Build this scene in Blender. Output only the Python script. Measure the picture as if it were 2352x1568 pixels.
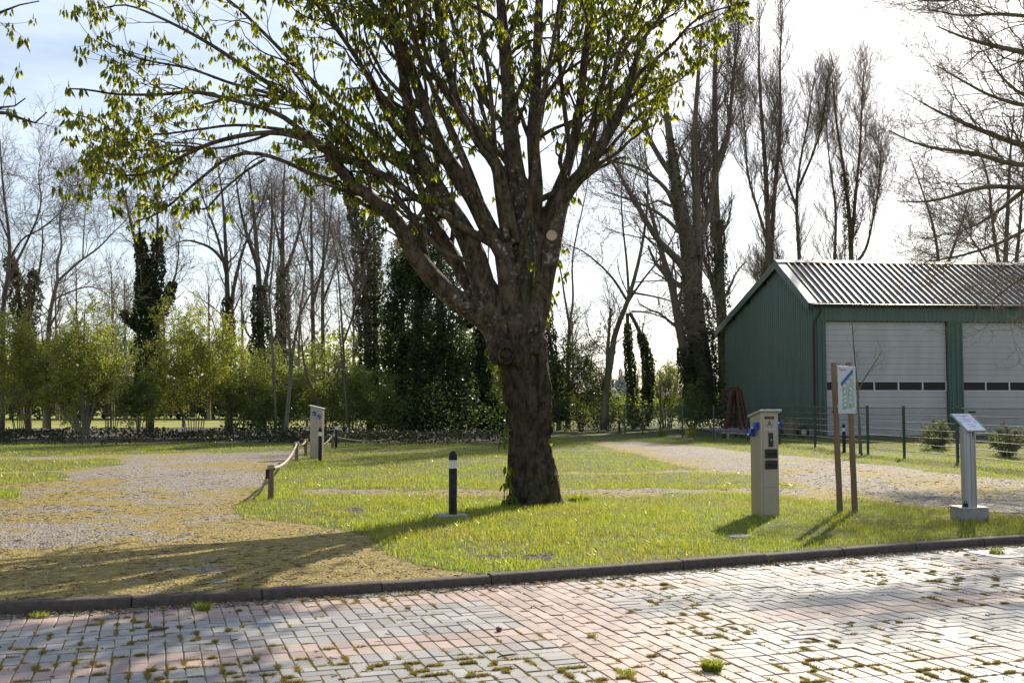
import bpy, math, random
import numpy as np
from mathutils import Matrix, Vector
for o in list(bpy.data.objects): bpy.data.objects.remove(o)
S = bpy.context.scene
col = S.collection
rng = np.random.default_rng(11)
random.seed(4)
PI = math.pi

# ------------------------------------------------------------------ camera, light, exposure
F, CX, CY, EYE = 2400.0, 1176.0, 784.0, 1.52      # focal length and centre for a 2352 x 1568 frame, eye height
PITCH = math.atan(142.0 / F)
cam_d = bpy.data.cameras.new('camera'); cam = bpy.data.objects.new('camera', cam_d); col.objects.link(cam)
cam.location = (0, 0, EYE); cam.rotation_euler = (PI/2 + PITCH, 0, 0)
cam_d.sensor_width = 36; cam_d.lens = 36 * F / 2352; cam_d.clip_end = 6000; cam_d.clip_start = 0.05
S.camera = cam
SUN_AZ, SUN_EL = math.radians(25), math.radians(33)
W = bpy.data.worlds.new('World'); S.world = W; W.use_nodes = True
nt = W.node_tree; nt.nodes.clear()
wo = nt.nodes.new('ShaderNodeOutputWorld'); bg = nt.nodes.new('ShaderNodeBackground')
sky = nt.nodes.new('ShaderNodeTexSky'); sky.sky_type = 'NISHITA'; sky.sun_disc = False
sky.sun_elevation = SUN_EL; sky.sun_rotation = SUN_AZ
sky.air_density = 1.0; sky.dust_density = 1.2; sky.ozone_density = 1.0
# thin high cloud: soft streaks mixed into the sky
tc = nt.nodes.new('ShaderNodeTexCoord'); mp = nt.nodes.new('ShaderNodeMapping')
mp.inputs['Scale'].default_value = (1.2, 1.2, 5.0); mp.inputs['Rotation'].default_value = (0.25, 0.2, 0.4)
nz = nt.nodes.new('ShaderNodeTexNoise'); nz.inputs['Scale'].default_value = 1.6; nz.inputs['Detail'].default_value = 7; nz.inputs['Roughness'].default_value = 0.55
cr = nt.nodes.new('ShaderNodeMapRange'); cr.inputs['From Min'].default_value = 0.38; cr.inputs['From Max'].default_value = 0.68; cr.inputs['To Max'].default_value = 0.5
mx = nt.nodes.new('ShaderNodeMix'); mx.data_type = 'RGBA'
mx.inputs['B'].default_value = (11.5, 12.3, 13.6, 1)
L = nt.links.new
L(tc.outputs['Generated'], mp.inputs['Vector']); L(mp.outputs['Vector'], nz.inputs['Vector']); L(nz.outputs['Fac'], cr.inputs['Value'])
L(cr.outputs['Result'], mx.inputs['Factor']); L(sky.outputs['Color'], mx.inputs['A']); L(mx.outputs['Result'], bg.inputs['Color'])
bg.inputs['Strength'].default_value = 0.088
L(bg.outputs['Background'], wo.inputs['Surface'])
sun_d = bpy.data.lights.new('sun', 'SUN'); sun_d.energy = 5.0; sun_d.angle = math.radians(0.53); sun_d.color = (1.0, 0.90, 0.74)
sun = bpy.data.objects.new('sun', sun_d); col.objects.link(sun)
sd = Vector((math.sin(SUN_AZ)*math.cos(SUN_EL), math.cos(SUN_AZ)*math.cos(SUN_EL), math.sin(SUN_EL)))
sun.rotation_euler = sd.to_track_quat('Z', 'Y').to_euler()
S.view_settings.view_transform = 'Standard'; S.view_settings.look = 'None'
S.view_settings.exposure = 0.60; S.view_settings.gamma = 1; S.view_settings.use_curve_mapping = False
S.cycles.use_denoising = True
S.cycles.max_bounces = 6; S.cycles.diffuse_bounces = 3; S.cycles.glossy_bounces = 2; S.cycles.transmission_bounces = 4; S.cycles.transparent_max_bounces = 6

# ------------------------------------------------------------------ geometry of the view
cp, sp_ = math.cos(PITCH), math.sin(PITCH)
def R(px, py, D):                                  # the point seen at a pixel, D metres ahead
    x, up = (px-CX)/F, (CY-py)/F
    yy, zz = cp - up*sp_, sp_ + up*cp
    return np.array([x*D/yy, D, EYE + zz*D/yy])
def G(px, py, z=0.0):                              # the point of the level z seen at a pixel
    x, up = (px-CX)/F, (CY-py)/F
    yy, zz = cp - up*sp_, sp_ + up*cp
    t = (z-EYE)/zz
    return np.array([x*t, yy*t, z])
def proj(X, Y, Z=0.0):                             # back to pixels, arrays welcome
    Z = Z-EYE
    dep = Y*cp + Z*sp_; up = -Y*sp_ + Z*cp
    return CX + F*X/dep, CY - F*up/dep
def mpp(D): return D/F                             # metres per pixel at distance D

def _h(ix, iy, s):
    n = (ix.astype(np.int64)*374761393 + iy.astype(np.int64)*668265263 + s*974634777) & 0xffffffff
    n = ((n ^ (n >> 13))*1274126177) & 0xffffffff
    return ((n ^ (n >> 16)) & 0xffff)/65535.0
def vn(x, y, s=0):
    x = np.asarray(x, float); y = np.asarray(y, float)
    ix, iy = np.floor(x), np.floor(y); fx, fy = x-ix, y-iy
    fx = fx*fx*(3-2*fx); fy = fy*fy*(3-2*fy)
    a, b, c, d = _h(ix, iy, s), _h(ix+1, iy, s), _h(ix, iy+1, s), _h(ix+1, iy+1, s)
    return (a*(1-fx)+b*fx)*(1-fy) + (c*(1-fx)+d*fx)*fy
def fbm(x, y, s=0, o=4):
    v = 0; a = .5; t = 0
    for i in range(o):
        v = v + a*vn(x*2**i, y*2**i, s+i*7); t += a; a *= .5
    return v/t
def sst(a, b, x):
    t = np.clip((x-a)/(b-a), 0, 1); return t*t*(3-2*t)
def gz(x, y):
    return (fbm(np.asarray(x)*.55, np.asarray(y)*.55, 91, 3)-.5)*.09*sst(9.0, 12.5, np.asarray(y)-np.asarray(x)*.36)

# ------------------------------------------------------------------ object helpers
def tag(o, label=None, cat=None, group=None, kind=None):
    if label: o['label'] = label
    if cat: o['category'] = cat
    if group: o['group'] = group
    if kind: o['kind'] = kind
    return o
def thing(name, label, cat, loc=(0, 0, 0), group=None):
    o = bpy.data.objects.new(name, None); o.empty_display_size = .1; col.objects.link(o)
    o.location = [float(v) for v in loc]
    return tag(o, label, cat, group)
def wloc(o):
    v = np.zeros(3)
    while o is not None:
        v = v + np.array(o.location); o = o.parent
    return v
def npmesh(name, V, Fc, mats, smooth=True, fmat=None):   # Fc: (n,3) or (n,4) array
    V = np.ascontiguousarray(V, dtype=np.float32); Fc = np.ascontiguousarray(Fc, dtype=np.int32)
    me = bpy.data.meshes.new(name)
    me.vertices.add(len(V)); me.vertices.foreach_set('co', V.ravel())
    n, k = Fc.shape
    me.loops.add(n*k); me.loops.foreach_set('vertex_index', Fc.ravel())
    me.polygons.add(n); me.polygons.foreach_set('loop_start', np.arange(0, n*k, k, dtype=np.int32))
    me.polygons.foreach_set('loop_total', np.full(n, k, dtype=np.int32))
    me.polygons.foreach_set('use_smooth', np.full(n, bool(smooth)))
    if not isinstance(mats, (list, tuple)): mats = [mats]
    for m in mats: me.materials.append(m)
    if fmat is not None: me.polygons.foreach_set('material_index', np.asarray(fmat, dtype=np.int32))
    me.update(calc_edges=True)
    return me
def link(name, me, parent=None, loc=None):
    o = bpy.data.objects.new(name, me); col.objects.link(o)
    if parent is not None: o.parent = parent
    if loc is not None: o.location = [float(v) for v in loc]
    return o
def npobj(name, V, Fc, mats, parent=None, smooth=True):
    V = np.asarray(V, float)
    if parent is not None: V = V - wloc(parent)
    return link(name, npmesh(name, V, Fc, mats, smooth), parent)

class MB:                                          # small mesh builder, world coordinates
    def __init__(s): s.v = []; s.f = []; s.m = []
    def add(s, V, Fs, mi=0):
        b = len(s.v); s.v += [tuple(float(c) for c in p) for p in V]
        s.f += [tuple(b+i for i in f) for f in Fs]; s.m += [mi]*len(Fs); return s
    def box(s, c, d, M=None, mi=0):                # centre, full size, optional 3x3 frame (columns)
        c = np.array(c, float); h = np.array(d, float)/2
        P = np.array([[x, y, z] for x in (-1, 1) for y in (-1, 1) for z in (-1, 1)])*h
        if M is not None: P = P @ np.array(M).T
        return s.add(P+c, [(0, 1, 3, 2), (4, 6, 7, 5), (0, 4, 5, 1), (2, 3, 7, 6), (0, 2, 6, 4), (1, 5, 7, 3)], mi)
    def hexa(s, P, mi=0):                          # 8 corners: bottom loop 0-3, top loop 4-7
        return s.add(P, [(3, 2, 1, 0), (4, 5, 6, 7), (0, 1, 5, 4), (1, 2, 6, 5), (2, 3, 7, 6), (3, 0, 4, 7)], mi)
    def lathe(s, prof, base, n=20, mi=0):
        base = np.array(base, float); V = []
        for r, z in prof:
            for k in range(n):
                a = 2*PI*k/n; V.append(base + [r*math.cos(a), r*math.sin(a), z])
        Fs = [(i*n+k, i*n+(k+1) % n, (i+1)*n+(k+1) % n, (i+1)*n+k) for i in range(len(prof)-1) for k in range(n)]
        Fs.append(tuple(range(n-1, -1, -1))); Fs.append(tuple(range((len(prof)-1)*n, len(prof)*n)))
        return s.add(V, Fs, mi)
    def tube(s, pts, r, n=8, mi=0, cap=True):
        P = np.array(pts, float)[None]; rr = np.full((1, P.shape[1]), r) if np.isscalar(r) else np.array(r, float)[None]
        V, Q = tubes(P, rr, n); Fs = [tuple(q) for q in Q]
        if cap: Fs += [tuple(range(n-1, -1, -1)), tuple(range((P.shape[1]-1)*n, P.shape[1]*n))]
        return s.add(V, Fs, mi)
    def bar(s, a, b, w, h, mi=0, up=(0, 0, 1)):    # rectangular bar from a to b
        a = np.array(a, float); b = np.array(b, float); t = b-a; l = np.linalg.norm(t); t /= l
        u = np.cross(np.array(up, float), t); 
        if np.linalg.norm(u) < 1e-4: u = np.cross([1, 0, 0], t)
        u /= np.linalg.norm(u); w_ = np.cross(t, u)
        return s.box((a+b)/2, (l, w, h), np.array([t, u, w_]).T, mi)
    def build(s, name, mats, parent=None, smooth=False, bevel=0):
        V = np.array(s.v)
        if parent is not None: V = V - wloc(parent)
        me = bpy.data.meshes.new(name); me.from_pydata([tuple(p) for p in V], [], s.f)
        if not isinstance(mats, (list, tuple)): mats = [mats]
        for m in mats: me.materials.append(m)
        me.polygons.foreach_set('material_index', s.m)
        me.polygons.foreach_set('use_smooth', [bool(smooth)]*len(s.f))
        if smooth:
            try: me.set_sharp_from_angle(angle=math.radians(40))
            except Exception: pass
        me.update()
        o = link(name, me, parent)
        if bevel:
            b = o.modifiers.new('bevel', 'BEVEL'); b.width = bevel; b.segments = 2; b.limit_method = 'ANGLE'
        return o
def rotz(a): c, s = math.cos(a), math.sin(a); return np.array([[c, -s, 0], [s, c, 0], [0, 0, 1.]])

def tubes(P, r, n):                                # P (M,S,3), r (M,S): M open tubes at once
    P = np.asarray(P, float); M, Sn, _ = P.shape
    T = np.gradient(P, axis=1); T /= np.linalg.norm(T, axis=2, keepdims=True)+1e-9
    mt = np.abs(T.mean(axis=1)); ax = np.zeros((M, 3)); ax[np.arange(M), mt.argmin(axis=1)] = 1
    U = np.cross(T, ax[:, None, :]); U /= np.linalg.norm(U, axis=2, keepdims=True)+1e-9
    Vv = np.cross(T, U)
    a = np.arange(n)*2*PI/n
    ring = U[:, :, None, :]*np.cos(a)[None, None, :, None] + Vv[:, :, None, :]*np.sin(a)[None, None, :, None]
    X = P[:, :, None, :] + ring*r[:, :, None, None]
    idx = np.arange(M*Sn*n).reshape(M, Sn, n)
    nx = np.roll(idx, -1, axis=2)
    Q = np.stack([idx[:, :-1], nx[:, :-1], nx[:, 1:], idx[:, 1:]], axis=-1).reshape(-1, 4)
    return X.reshape(-1, 3), Q
def join(parts):
    Vs, Fs, b = [], [], 0
    for V, Q in parts:
        Vs.append(V); Fs.append(Q+b); b += len(V)
    return np.concatenate(Vs), np.concatenate(Fs)
def norm(v): return v/(np.linalg.norm(v, axis=-1, keepdims=True)+1e-9)
def resamp(pts, rs, n):                            # smooth a traced line, n points
    p = np.array(pts, float); r = np.interp(np.linspace(0, 1, len(p)), np.linspace(0, 1, len(rs)), rs) if len(rs) != len(p) else np.array(rs, float)
    q = np.concatenate([p, r[:, None]], axis=1)
    for _ in range(3):
        a = q[:-1]*.75+q[1:]*.25; b = q[:-1]*.25+q[1:]*.75
        m = np.empty((2*len(a), q.shape[1])); m[0::2] = a; m[1::2] = b
        q = np.concatenate([q[:1], m, q[-1:]])
    d = np.r_[0, np.cumsum(np.linalg.norm(np.diff(q[:, :3], axis=0), axis=1))]; t = np.linspace(0, d[-1], n)
    o = np.stack([np.interp(t, d, q[:, i]) for i in range(4)], axis=1)
    return o[:, :3], o[:, 3]
def grow(P, r, k, t0, t1, ln, ang, Sn, up=0., wob=.12, rr=.5, rmin=.004, rel=True, fall=.6, flat=0., rend=.3):
    N, Sp, _ = P.shape
    t = t0+(t1-t0)*((np.arange(k)[None]+rng.random((N, k)))/k)
    f = t*(Sp-1); i = np.minimum(f.astype(int), Sp-2); w = (f-i)[..., None]
    n = np.arange(N)[:, None]
    base = P[n, i]*(1-w)+P[n, i+1]*w; T = norm(P[n, i+1]-P[n, i]); pr = r[n, i]*(1-w[..., 0])+r[n, i+1]*w[..., 0]
    Ln = np.linalg.norm(np.diff(P, axis=1), axis=2).sum(axis=1)[:, None]
    base = base.reshape(-1, 3); T = T.reshape(-1, 3); pr = pr.reshape(-1)
    M = N*k
    rv = norm(rng.normal(size=(M, 3))); U = norm(np.cross(T, rv)); A = ang*(.7+.6*rng.random(M))[:, None]
    d = np.cos(A)*T+np.sin(A)*U; d[:, 2] = d[:, 2]*(1-flat)+up*.5; d = norm(d)
    Lc = (Ln*ln if rel else np.full((N, 1), ln))*(1-fall*(t-t0)/(max(t1-t0, 1e-3)))*(.6+.7*rng.random((N, k)))
    Lc = Lc.reshape(-1)
    r0 = np.maximum(np.minimum(pr*rr*(.7+.5*rng.random(M)), Lc*.05), rmin)
    C = np.empty((M, Sn, 3)); C[:, 0] = base
    for s in range(1, Sn):
        d = norm(d+rng.normal(size=(M, 3))*wob+np.array([0, 0, up/Sn])); C[:, s] = C[:, s-1]+d*(Lc/(Sn-1))[:, None]
    rc = np.maximum(r0[:, None]*np.linspace(1, rend, Sn)[None], rmin*.6)
    return C, rc

# ------------------------------------------------------------------ materials
def nodes(m):
    m.use_nodes = True; n = m.node_tree; n.nodes.clear(); return n
def mat(name, c, rough=.7, c2=None, scale=6., bump=0., bscale=None, metal=0., spec=.4, coords='Object', stretch=(1, 1, 1), rnd=0., detail=5, lo=.35, hi=.65):
    m = bpy.data.materials.new(name); t = nodes(m); N = t.nodes.new; K = t.links.new
    out = N('ShaderNodeOutputMaterial'); b = N('ShaderNodeBsdfPrincipled'); K(b.outputs[0], out.inputs['Surface'])
    b.inputs['Roughness'].default_value = rough; b.inputs['Metallic'].default_value = metal
    b.inputs['Specular IOR Level'].default_value = spec
    b.inputs['Base Color'].default_value = (*c, 1)
    if c2 is not None or bump:
        co = N('ShaderNodeTexCoord'); mpn = N('ShaderNodeMapping'); mpn.inputs['Scale'].default_value = stretch
        K(co.outputs[coords], mpn.inputs['Vector'])
    cur = None
    if c2 is not None:
        no = N('ShaderNodeTexNoise'); no.inputs['Scale'].default_value = scale; no.inputs['Detail'].default_value = detail
        K(mpn.outputs[0], no.inputs['Vector'])
        mr = N('ShaderNodeMapRange'); mr.inputs['From Min'].default_value = lo; mr.inputs['From Max'].default_value = hi; K(no.outputs['Fac'], mr.inputs['Value'])
        mi = N('ShaderNodeMix'); mi.data_type = 'RGBA'; mi.inputs['A'].default_value = (*c, 1); mi.inputs['B'].default_value = (*c2, 1)
        K(mr.outputs['Result'], mi.inputs['Factor']); cur = mi.outputs['Result']; K(cur, b.inputs['Base Color'])
    if rnd:
        g = N('ShaderNodeNewGeometry'); oi = N('ShaderNodeObjectInfo'); ad = N('ShaderNodeMath'); ad.operation = 'ADD'
        K(g.outputs['Random Per Island'], ad.inputs[0]); K(oi.outputs['Random'], ad.inputs[1])
        fr = N('ShaderNodeMath'); fr.operation = 'FRACT'; K(ad.outputs[0], fr.inputs[0])
        m2 = N('ShaderNodeMapRange'); m2.inputs['To Min'].default_value = 1-rnd; m2.inputs['To Max'].default_value = 1+rnd; K(fr.outputs[0], m2.inputs['Value'])
        hs = N('ShaderNodeHueSaturation')
        if cur is not None: K(cur, hs.inputs['Color'])
        else: hs.inputs['Color'].default_value = (*c, 1)
        K(m2.outputs['Result'], hs.inputs['Value']); K(hs.outputs[0], b.inputs['Base Color'])
    if bump:
        n2 = N('ShaderNodeTexNoise'); n2.inputs['Scale'].default_value = bscale or scale*3; n2.inputs['Detail'].default_value = 6
        K(mpn.outputs[0], n2.inputs['Vector']); bu = N('ShaderNodeBump'); bu.inputs['Strength'].default_value = bump; bu.inputs['Distance'].default_value = .02
        K(n2.outputs['Fac'], bu.inputs['Height']); K(bu.outputs[0], b.inputs['Normal'])
    return m
def leafmat(name, c, ct, tr=.5, rough=.5, rnd=.3, spec=.4, dry=None):       # leaf: reflects c, lets through ct
    m = bpy.data.materials.new(name); t = nodes(m); N = t.nodes.new; K = t.links.new
    out = N('ShaderNodeOutputMaterial'); b = N('ShaderNodeBsdfPrincipled'); tl = N('ShaderNodeBsdfTranslucent'); mi = N('ShaderNodeMixShader')
    b.inputs['Roughness'].default_value = rough; b.inputs['Specular IOR Level'].default_value = spec
    mi.inputs[0].default_value = tr
    g = N('ShaderNodeNewGeometry'); mr = N('ShaderNodeMapRange'); mr.inputs['To Min'].default_value = 1-rnd; mr.inputs['To Max'].default_value = 1+rnd
    K(g.outputs['Random Per Island'], mr.inputs['Value'])
    for cc, dst in ((c, b.inputs['Base Color']), (ct, tl.inputs['Color'])):
        hs = N('ShaderNodeHueSaturation'); hs.inputs['Color'].default_value = (*cc, 1); K(mr.outputs['Result'], hs.inputs['Value']); K(hs.outputs[0], dst)
        if dry:
            dm = N('ShaderNodeMix'); dm.data_type = 'RGBA'; dm.inputs['A'].default_value = (*cc, 1); dm.inputs['B'].default_value = (*[v*(1 if cc is c else 1.5) for v in dry], 1)
            pn = N('ShaderNodeTexNoise'); pn.inputs['Scale'].default_value = .55; pn.inputs['Detail'].default_value = 6; pn.inputs['Roughness'].default_value = .6; K(g.outputs['Position'], pn.inputs['Vector'])
            pr_ = N('ShaderNodeMapRange'); pr_.inputs['From Min'].default_value = .42; pr_.inputs['From Max'].default_value = .66; pr_.inputs['To Max'].default_value = .75; K(pn.outputs['Fac'], pr_.inputs['Value'])
            ad = N('ShaderNodeMath'); ad.operation = 'ADD'; r2 = N('ShaderNodeMapRange'); r2.inputs['To Min'].default_value = -.2; r2.inputs['To Max'].default_value = .25; K(g.outputs['Random Per Island'], r2.inputs['Value']); K(pr_.outputs['Result'], ad.inputs[0]); K(r2.outputs['Result'], ad.inputs[1]); ad.use_clamp = True
            K(ad.outputs[0], dm.inputs['Factor']); K(dm.outputs['Result'], hs.inputs['Color'])
    K(b.outputs[0], mi.inputs[1]); K(tl.outputs[0], mi.inputs[2]); K(mi.outputs[0], out.inputs['Surface'])
    return m
M = {}
M['bark_ch'] = None
M['bark'] = mat('grey_brown_bark', (.13, .105, .08), .9, (.07, .055, .04), 3, bump=.4, bscale=20, stretch=(1, 1, .3))
M['bark_pale'] = mat('pale_bark', (.22, .19, .145), .9, (.12, .105, .07), 2.5, bump=.3, bscale=20, stretch=(1, 1, .3))
M['bark_green'] = mat('algae_bark', (.17, .15, .09), .9, (.09, .075, .05), 2.5, bump=.3, bscale=20, stretch=(1, 1, .3))
M['twig'] = mat('twig_bark', (.19, .145, .105), .85)
M['twig_dark'] = mat('dark_twig_bark', (.09, .07, .055), .85)
M['ivy'] = leafmat('ivy_leaf', (.042, .062, .02), (.11, .15, .03), .3, .45, .5)
M['ivy2'] = leafmat('ivy_leaf_light', (.055, .08, .02), (.14, .2, .03), .35, .4, .4)
M['shrub'] = leafmat('hawthorn_leaf', (.19, .22, .04), (.50, .54, .06), .5, .5, .35)
M['shrub2'] = leafmat('shrub_leaf_green', (.11, .15, .03), (.33, .41, .05), .5, .5, .35)
M['willow'] = leafmat('willow_leaf', (.11, .15, .06), (.25, .32, .1), .5, .5, .3)
M['chest'] = leafmat('chestnut_leaf', (.095, .135, .018), (.52, .55, .03), .58, .42, .38)
M['bramble'] = leafmat('bramble_leaf', (.035, .045, .02), (.06, .07, .02), .25, .5, .5, .3)
M['blade'] = leafmat('grass_blade', (.15, .20, .025), (.42, .50, .03), .52, .36, .4, .55, dry=(.29, .25, .05))
M['blade_dry'] = leafmat('dry_grass_blade', (.26, .21, .06), (.42, .34, .06), .4, .45, .35, .5)
M['moss'] = leafmat('moss', (.26, .20, .05), (.36, .28, .05), .35, .6, .4, .2)
M['wood'] = mat('weathered_post_wood', (.24, .15, .09), .75, (.15, .10, .065), 5, bump=.25, bscale=30, stretch=(1, 1, .12))
M['oldwood'] = mat('old_grey_wood', (.2, .16, .12), .85, (.12, .1, .075), 5, bump=.25, bscale=30, stretch=(1, 1, .15))
M['cut'] = mat('sawn_wood', (.55, .42, .28), .8, (.42, .3, .19), 12)
M['black'] = mat('black_powder_coat', (.010, .010, .010), .8, (.03, .03, .033), 12)
M['glass'] = None
M['steel'] = mat('brushed_steel', (.42, .37, .29), .42, (.36, .32, .26), 8, metal=.55, stretch=(1, 1, .05), bump=.05, bscale=60)
M['alu'] = mat('dull_aluminium', (.42, .42, .43), .45, (.36, .36, .37), 8, metal=.6, stretch=(1, 1, .1))
M['alu_light'] = mat('bright_aluminium', (.7, .7, .7), .3, metal=.8)
M['blue'] = mat('blue_plastic', (.02, .06, .32), .4)
M['blacklid'] = mat('smoked_cover', (.02, .02, .022), .25)
M['ink'] = mat('black_print', (.02, .02, .02), .5)
M['red'] = mat('red_plastic', (.6, .03, .03), .4)
M['greenled'] = mat('green_plastic', (.1, .5, .12), .4)
M['white'] = mat('white_plastic', (.75, .75, .75), .4)
M['signwhite'] = mat('printed_sheet_white', (.62, .64, .68), .45, (.56, .58, .62), 3)
M['lecwhite'] = mat('laminated_sheet', (.66, .68, .8), .3, (.6, .62, .76), 3)
M['mapblue'] = mat('map_blue_print', (.03, .06, .36), .45)
M['mapgreen'] = mat('map_green_print', (.16, .42, .2), .45)
M['mapgrey'] = mat('map_grey_print', (.38, .44, .43), .45)
M['mapwhite'] = mat('map_white_print', (.68, .7, .72), .45)
M['greytext'] = mat('grey_print', (.12, .12, .16), .5)
M['lightblue'] = mat('pale_blue_print', (.25, .5, .8), .5)
M['concrete'] = mat('concrete', (.36, .34, .31), .85, (.27, .26, .24), 9, bump=.3, bscale=40)
M['kerb'] = mat('kerb_concrete', (.10, .076, .062), .85, (.06, .047, .04), 20, bump=.35, bscale=70, spec=.4)
M['rope'] = mat('pale_rope', (.55, .47, .34), .8, (.4, .33, .23), 20)
M['fence'] = mat('green_fence_paint', (.02, .042, .032), .3, spec=.9)
M['green'] = mat('green_sheet_metal', (.112, .165, .122), .45, (.088, .135, .098), 2.5, stretch=(1.5, 1.5, .08), lo=.3, hi=.7)
M['greendark'] = mat('dark_green_trim', (.085, .135, .10), .45, (.07, .11, .085), 3, stretch=(1, 1, .1))
M['gutter'] = mat('dark_gutter', (.015, .018, .02), .35)
M['roof'] = mat('roof_sheet', (.05, .065, .058), .27, (.085, .075, .06), 1.5, spec=1.)
M['ridge'] = mat('roof_flashing', (.42, .43, .42), .45, (.3, .3, .28), 3)
M['soffit'] = mat('soffit_board', (.28, .26, .2), .7)
M['door'] = mat('pale_door_panel', (.52, .495, .46), .5, (.45, .43, .39), 1.5, stretch=(1, 1, .25))
M['doorseam'] = mat('door_seam', (.2, .19, .18), .7)
M['doorframe'] = mat('door_window_frame', (.6, .6, .58), .4)
M['pane'] = mat('dark_glass', (.008, .008, .010), .12, spec=.25)
M['rust'] = mat('rusty_steel', (.09, .03, .02), .8, (.05, .02, .015), 8)
M['bluepipe'] = mat('blue_pipe', (.05, .13, .2), .5)
M['asphalt'] = mat('asphalt', (.055, .055, .06), .85, (.07, .07, .072), 30, bump=.3, bscale=100)
M['hroof'] = mat('slate_roof', (.035, .05, .08), .5)
M['hroof2'] = mat('pale_roof', (.5, .5, .5), .3)
M['hwall'] = mat('far_brick_wall', (.3, .24, .2), .8)
M['farwood_haze'] = mat('haze_tinted_twigs', (.15, .15, .16), .9)  # distance haze put into the colour as a pale blue-grey
M['debris'] = mat('dead_twig', (.12, .07, .04), .85, rnd=.5)
M['litter'] = mat('leaf_litter', (.3, .24, .15), .8, rnd=.6)
M['stone'] = mat('gravel_stone', (.32, .27, .22), .8, rnd=.5)
M['conker'] = mat('old_conker', (.13, .05, .03), .5, rnd=.3)
M['moss_stuff'] = M['moss']
def bark_chestnut():
    m = bpy.data.materials.new('chestnut_bark'); t = nodes(m); N = t.nodes.new; K = t.links.new
    out = N('ShaderNodeOutputMaterial'); b = N('ShaderNodeBsdfPrincipled'); K(b.outputs[0], out.inputs['Surface']); b.inputs['Roughness'].default_value = .88
    b.inputs['Specular IOR Level'].default_value = .3
    co = N('ShaderNodeTexCoord'); g = N('ShaderNodeNewGeometry'); sep = N('ShaderNodeSeparateXYZ'); K(co.outputs['Object'], sep.inputs[0])
    n1 = N('ShaderNodeTexNoise'); n1.inputs['Scale'].default_value = 2.2; n1.inputs['Detail'].default_value = 6; K(co.outputs['Object'], n1.inputs['Vector'])
    r1 = N('ShaderNodeValToRGB'); r1.color_ramp.elements[0].position = .3; r1.color_ramp.elements[0].color = (.028, .019, .013, 1)
    r1.color_ramp.elements[1].position = .72; r1.color_ramp.elements[1].color = (.085, .06, .04, 1); K(n1.outputs['Fac'], r1.inputs['Fac'])
    # smooth grey-brown bark on the fork and limbs, rough dark plates on the trunk
    hi = N('ShaderNodeMapRange'); hi.inputs['From Min'].default_value = 2.1; hi.inputs['From Max'].default_value = 2.9; K(sep.outputs['Z'], hi.inputs['Value'])
    mc = N('ShaderNodeMix'); mc.data_type = 'RGBA'; mc.inputs['B'].default_value = (.085, .063, .043, 1); K(r1.outputs['Color'], mc.inputs['A'])
    ml = N('ShaderNodeMath'); ml.operation = 'MULTIPLY'; ml.inputs[1].default_value = .6; K(hi.outputs['Result'], ml.inputs[0]); K(ml.outputs[0], mc.inputs['Factor'])
    # lichen: small pale spots in patches
    dn = N('ShaderNodeTexNoise'); dn.inputs['Scale'].default_value = 9; dn.inputs['Detail'].default_value = 4; K(co.outputs['Object'], dn.inputs['Vector'])
    dm = N('ShaderNodeMix'); dm.data_type = 'RGBA'; dm.inputs['Factor'].default_value = .12; K(co.outputs['Object'], dm.inputs['A']); K(dn.outputs['Color'], dm.inputs['B'])
    vo = N('ShaderNodeTexVoronoi'); vo.inputs['Scale'].default_value = 14; vo.inputs['Randomness'].default_value = 1; K(dm.outputs['Result'], vo.inputs['Vector'])
    s1 = N('ShaderNodeMapRange'); s1.inputs['From Min'].default_value = .42; s1.inputs['From Max'].default_value = .12; K(vo.outputs['Distance'], s1.inputs['Value'])
    n3 = N('ShaderNodeTexNoise'); n3.inputs['Scale'].default_value = 1.3; n3.inputs['Detail'].default_value = 4; K(co.outputs['Object'], n3.inputs['Vector'])
    s2 = N('ShaderNodeMapRange'); s2.inputs['From Min'].default_value = .5; s2.inputs['From Max'].default_value = .6; K(n3.outputs['Fac'], s2.inputs['Value'])
    hb = N('ShaderNodeMapRange'); hb.inputs['From Min'].default_value = 1.9; hb.inputs['From Max'].default_value = 2.6; K(sep.outputs['Z'], hb.inputs['Value'])
    m1 = N('ShaderNodeMath'); m1.operation = 'MULTIPLY'; K(s1.outputs['Result'], m1.inputs[0]); K(s2.outputs['Result'], m1.inputs[1])
    m2 = N('ShaderNodeMath'); m2.operation = 'MULTIPLY'; K(m1.outputs[0], m2.inputs[0]); K(hb.outputs['Result'], m2.inputs[1])
    li = N('ShaderNodeMix'); li.data_type = 'RGBA'; li.inputs['B'].default_value = (.26, .24, .2, 1); K(mc.outputs['Result'], li.inputs['A']); K(m2.outputs[0], li.inputs['Factor'])
    # green algae in its own patches on upper sides
    n4 = N('ShaderNodeTexNoise'); n4.inputs['Scale'].default_value = 1.7; n4.inputs['Detail'].default_value = 5
    mpn = N('ShaderNodeMapping'); mpn.inputs['Location'].default_value = (5, 3, 9); K(co.outputs['Object'], mpn.inputs[0]); K(mpn.outputs[0], n4.inputs['Vector'])
    s4 = N('ShaderNodeMapRange'); s4.inputs['From Min'].default_value = .5; s4.inputs['From Max'].default_value = .7; s4.inputs['To Max'].default_value = .7; K(n4.outputs['Fac'], s4.inputs['Value'])
    al = N('ShaderNodeMix'); al.data_type = 'RGBA'; al.inputs['B'].default_value = (.06, .062, .02, 1); K(li.outputs['Result'], al.inputs['A']); K(s4.outputs['Result'], al.inputs['Factor'])
    mp2 = N('ShaderNodeMapping'); mp2.inputs['Scale'].default_value = (1, 1, .45); K(co.outputs['Object'], mp2.inputs[0])
    nb = N('ShaderNodeTexNoise'); nb.inputs['Scale'].default_value = 26; nb.inputs['Detail'].default_value = 7; nb.inputs['Roughness'].default_value = .65; K(mp2.outputs[0], nb.inputs['Vector'])
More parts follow.
